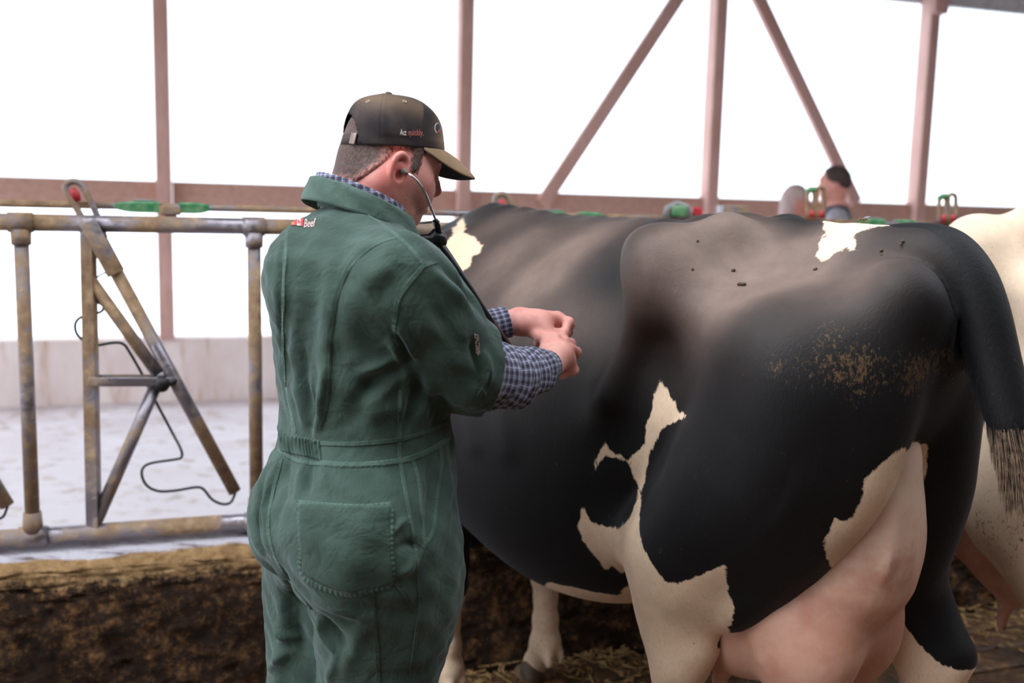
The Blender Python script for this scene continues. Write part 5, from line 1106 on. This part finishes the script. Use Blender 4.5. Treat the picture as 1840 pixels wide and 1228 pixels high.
MB().box(P2_(1316, 380), FD * .05, FN * .03, ZZ * .022, .005).build('rod_bracket', GALV, fence)
mb = MB(); mb.tube([P2_(1196, 392), P2_(1200, 374), P2_(1216, 366), P2_(1234, 372), P2_(1240, 392)], .013, 10); mb.build('loop_head', GREYP, fence); MB().box(P2_(1218, 380), FD * .03, FN * .02, ZZ * .02, .008).build('green_stop', GREEN, fence); MB().box(P2_(1252, 380), FD * .016, FN * .015, ZZ * .016, .006).build('red_latch', RED, fence)
# clods of dried dung on the hide
CLOD = simple('dried_dung', srgb(84, 66, 54), .9, scale=120, bump=.5)
for x, y, r in ((1332, 512, .0075), (1319, 488, .004), (1620, 437, .005), (1584, 452, .005), (1466, 485, .0035), (1253, 434, .003), (1245, 484, .003)):
    h = hit(COWBVH, x, y)
    if h is None: continue
    S = Sculpt()
    for i in range(4): S.ell(h[0] + h[1] * r * .3 + rng.normal(0, r * .45, 3), np.array((1., .8, .65)) * r * rng.uniform(.5, .9), .003)
    v, q = S.mesh(.0016, pad=.008); link_mesh('dung_clod', qmesh('dung_clod', v, q), CLOD, cow)
# a fly on the white saddle patch
h = next((q for q in (hit(COWBVH, 1550, y_) for y_ in range(388, 410)) if q), None)
if h is not None:
    c = h[0] + h[1] * .004 + ZZ * .004; dx = np.array([.9, .43, 0.05]); FLYB = simple('fly_body', srgb(92, 74, 44), .4, bump=0); WING = simple('fly_wing', srgb(150, 140, 160), .3, bump=0)
    fly = thing('fly', 'tiny fly resting on the white patch of the black cow’s back'.replace('’s', ''), 'insect', loc=c)
    S = Sculpt().cap(c - dx * .006, c + dx * .003, .0028, .0034, .001).ell(c - dx * .009, (.0022,) * 3, .001).cap(c + dx * .004, c + dx * .011, .0034, .0015, .001); v, q = S.mesh(.0008, pad=.006); link_mesh('body', qmesh('body', v, q), FLYB, fly)
    for s in (-1, 1): a = np.array([-.43, .9, 0]) * s; link_mesh('wing', nmesh('wing', [c + ZZ * .002, c + dx * .006 + a * .004 + ZZ * .004, c + dx * .016 + a * .005 + ZZ * .006, c + dx * .017 + a * .001 + ZZ * .006, c + dx * .008 + ZZ * .0035], [(0, 1, 2, 3, 4)]), WING, fly, smooth=False)
    mb = MB()
    for s in (-1, 1):
        for i in range(3): p = c - dx * (.003 - .003 * i); mb.tube([p, p + np.array([-.43, .9, 0]) * s * .005 + dx * (i - 1) * .004 + ZZ * .001, p + np.array([-.43, .9, 0]) * s * .007 + dx * (i - 1) * .005 - ZZ * .007], .0005, 4)
    mb.build('leg', FLYB, fly)
# trodden straw and crumbs on the standing area
STRAW = simple('straw_bits', srgb(172, 140, 90), .8, scale=40, bump=0, c2=srgb(120, 90, 54)); mb = MB()
for _ in range(1500):
    t = rng.uniform(.6, 5.2); o = FACE - abs(rng.normal(0, .16)) - .01; p = F_(t, .004, o); a = rng.uniform(0, 6.28); L_ = rng.uniform(.006, .035); d = np.array([math.cos(a), math.sin(a), rng.uniform(-.1, .25)]) * L_; w_ = np.array([-math.sin(a), math.cos(a), 0]) * rng.uniform(.001, .004)
    mb.box(p + ZZ * .003 + ZZ * abs(d[2]), d, w_, ZZ * .0012)
s_ = mb.build('straw_litter', STRAW, None, kind='stuff', smooth=False); s_['label'] = 'loose straw bits and crumbs trodden onto the planks along the curb'; s_['category'] = 'straw'
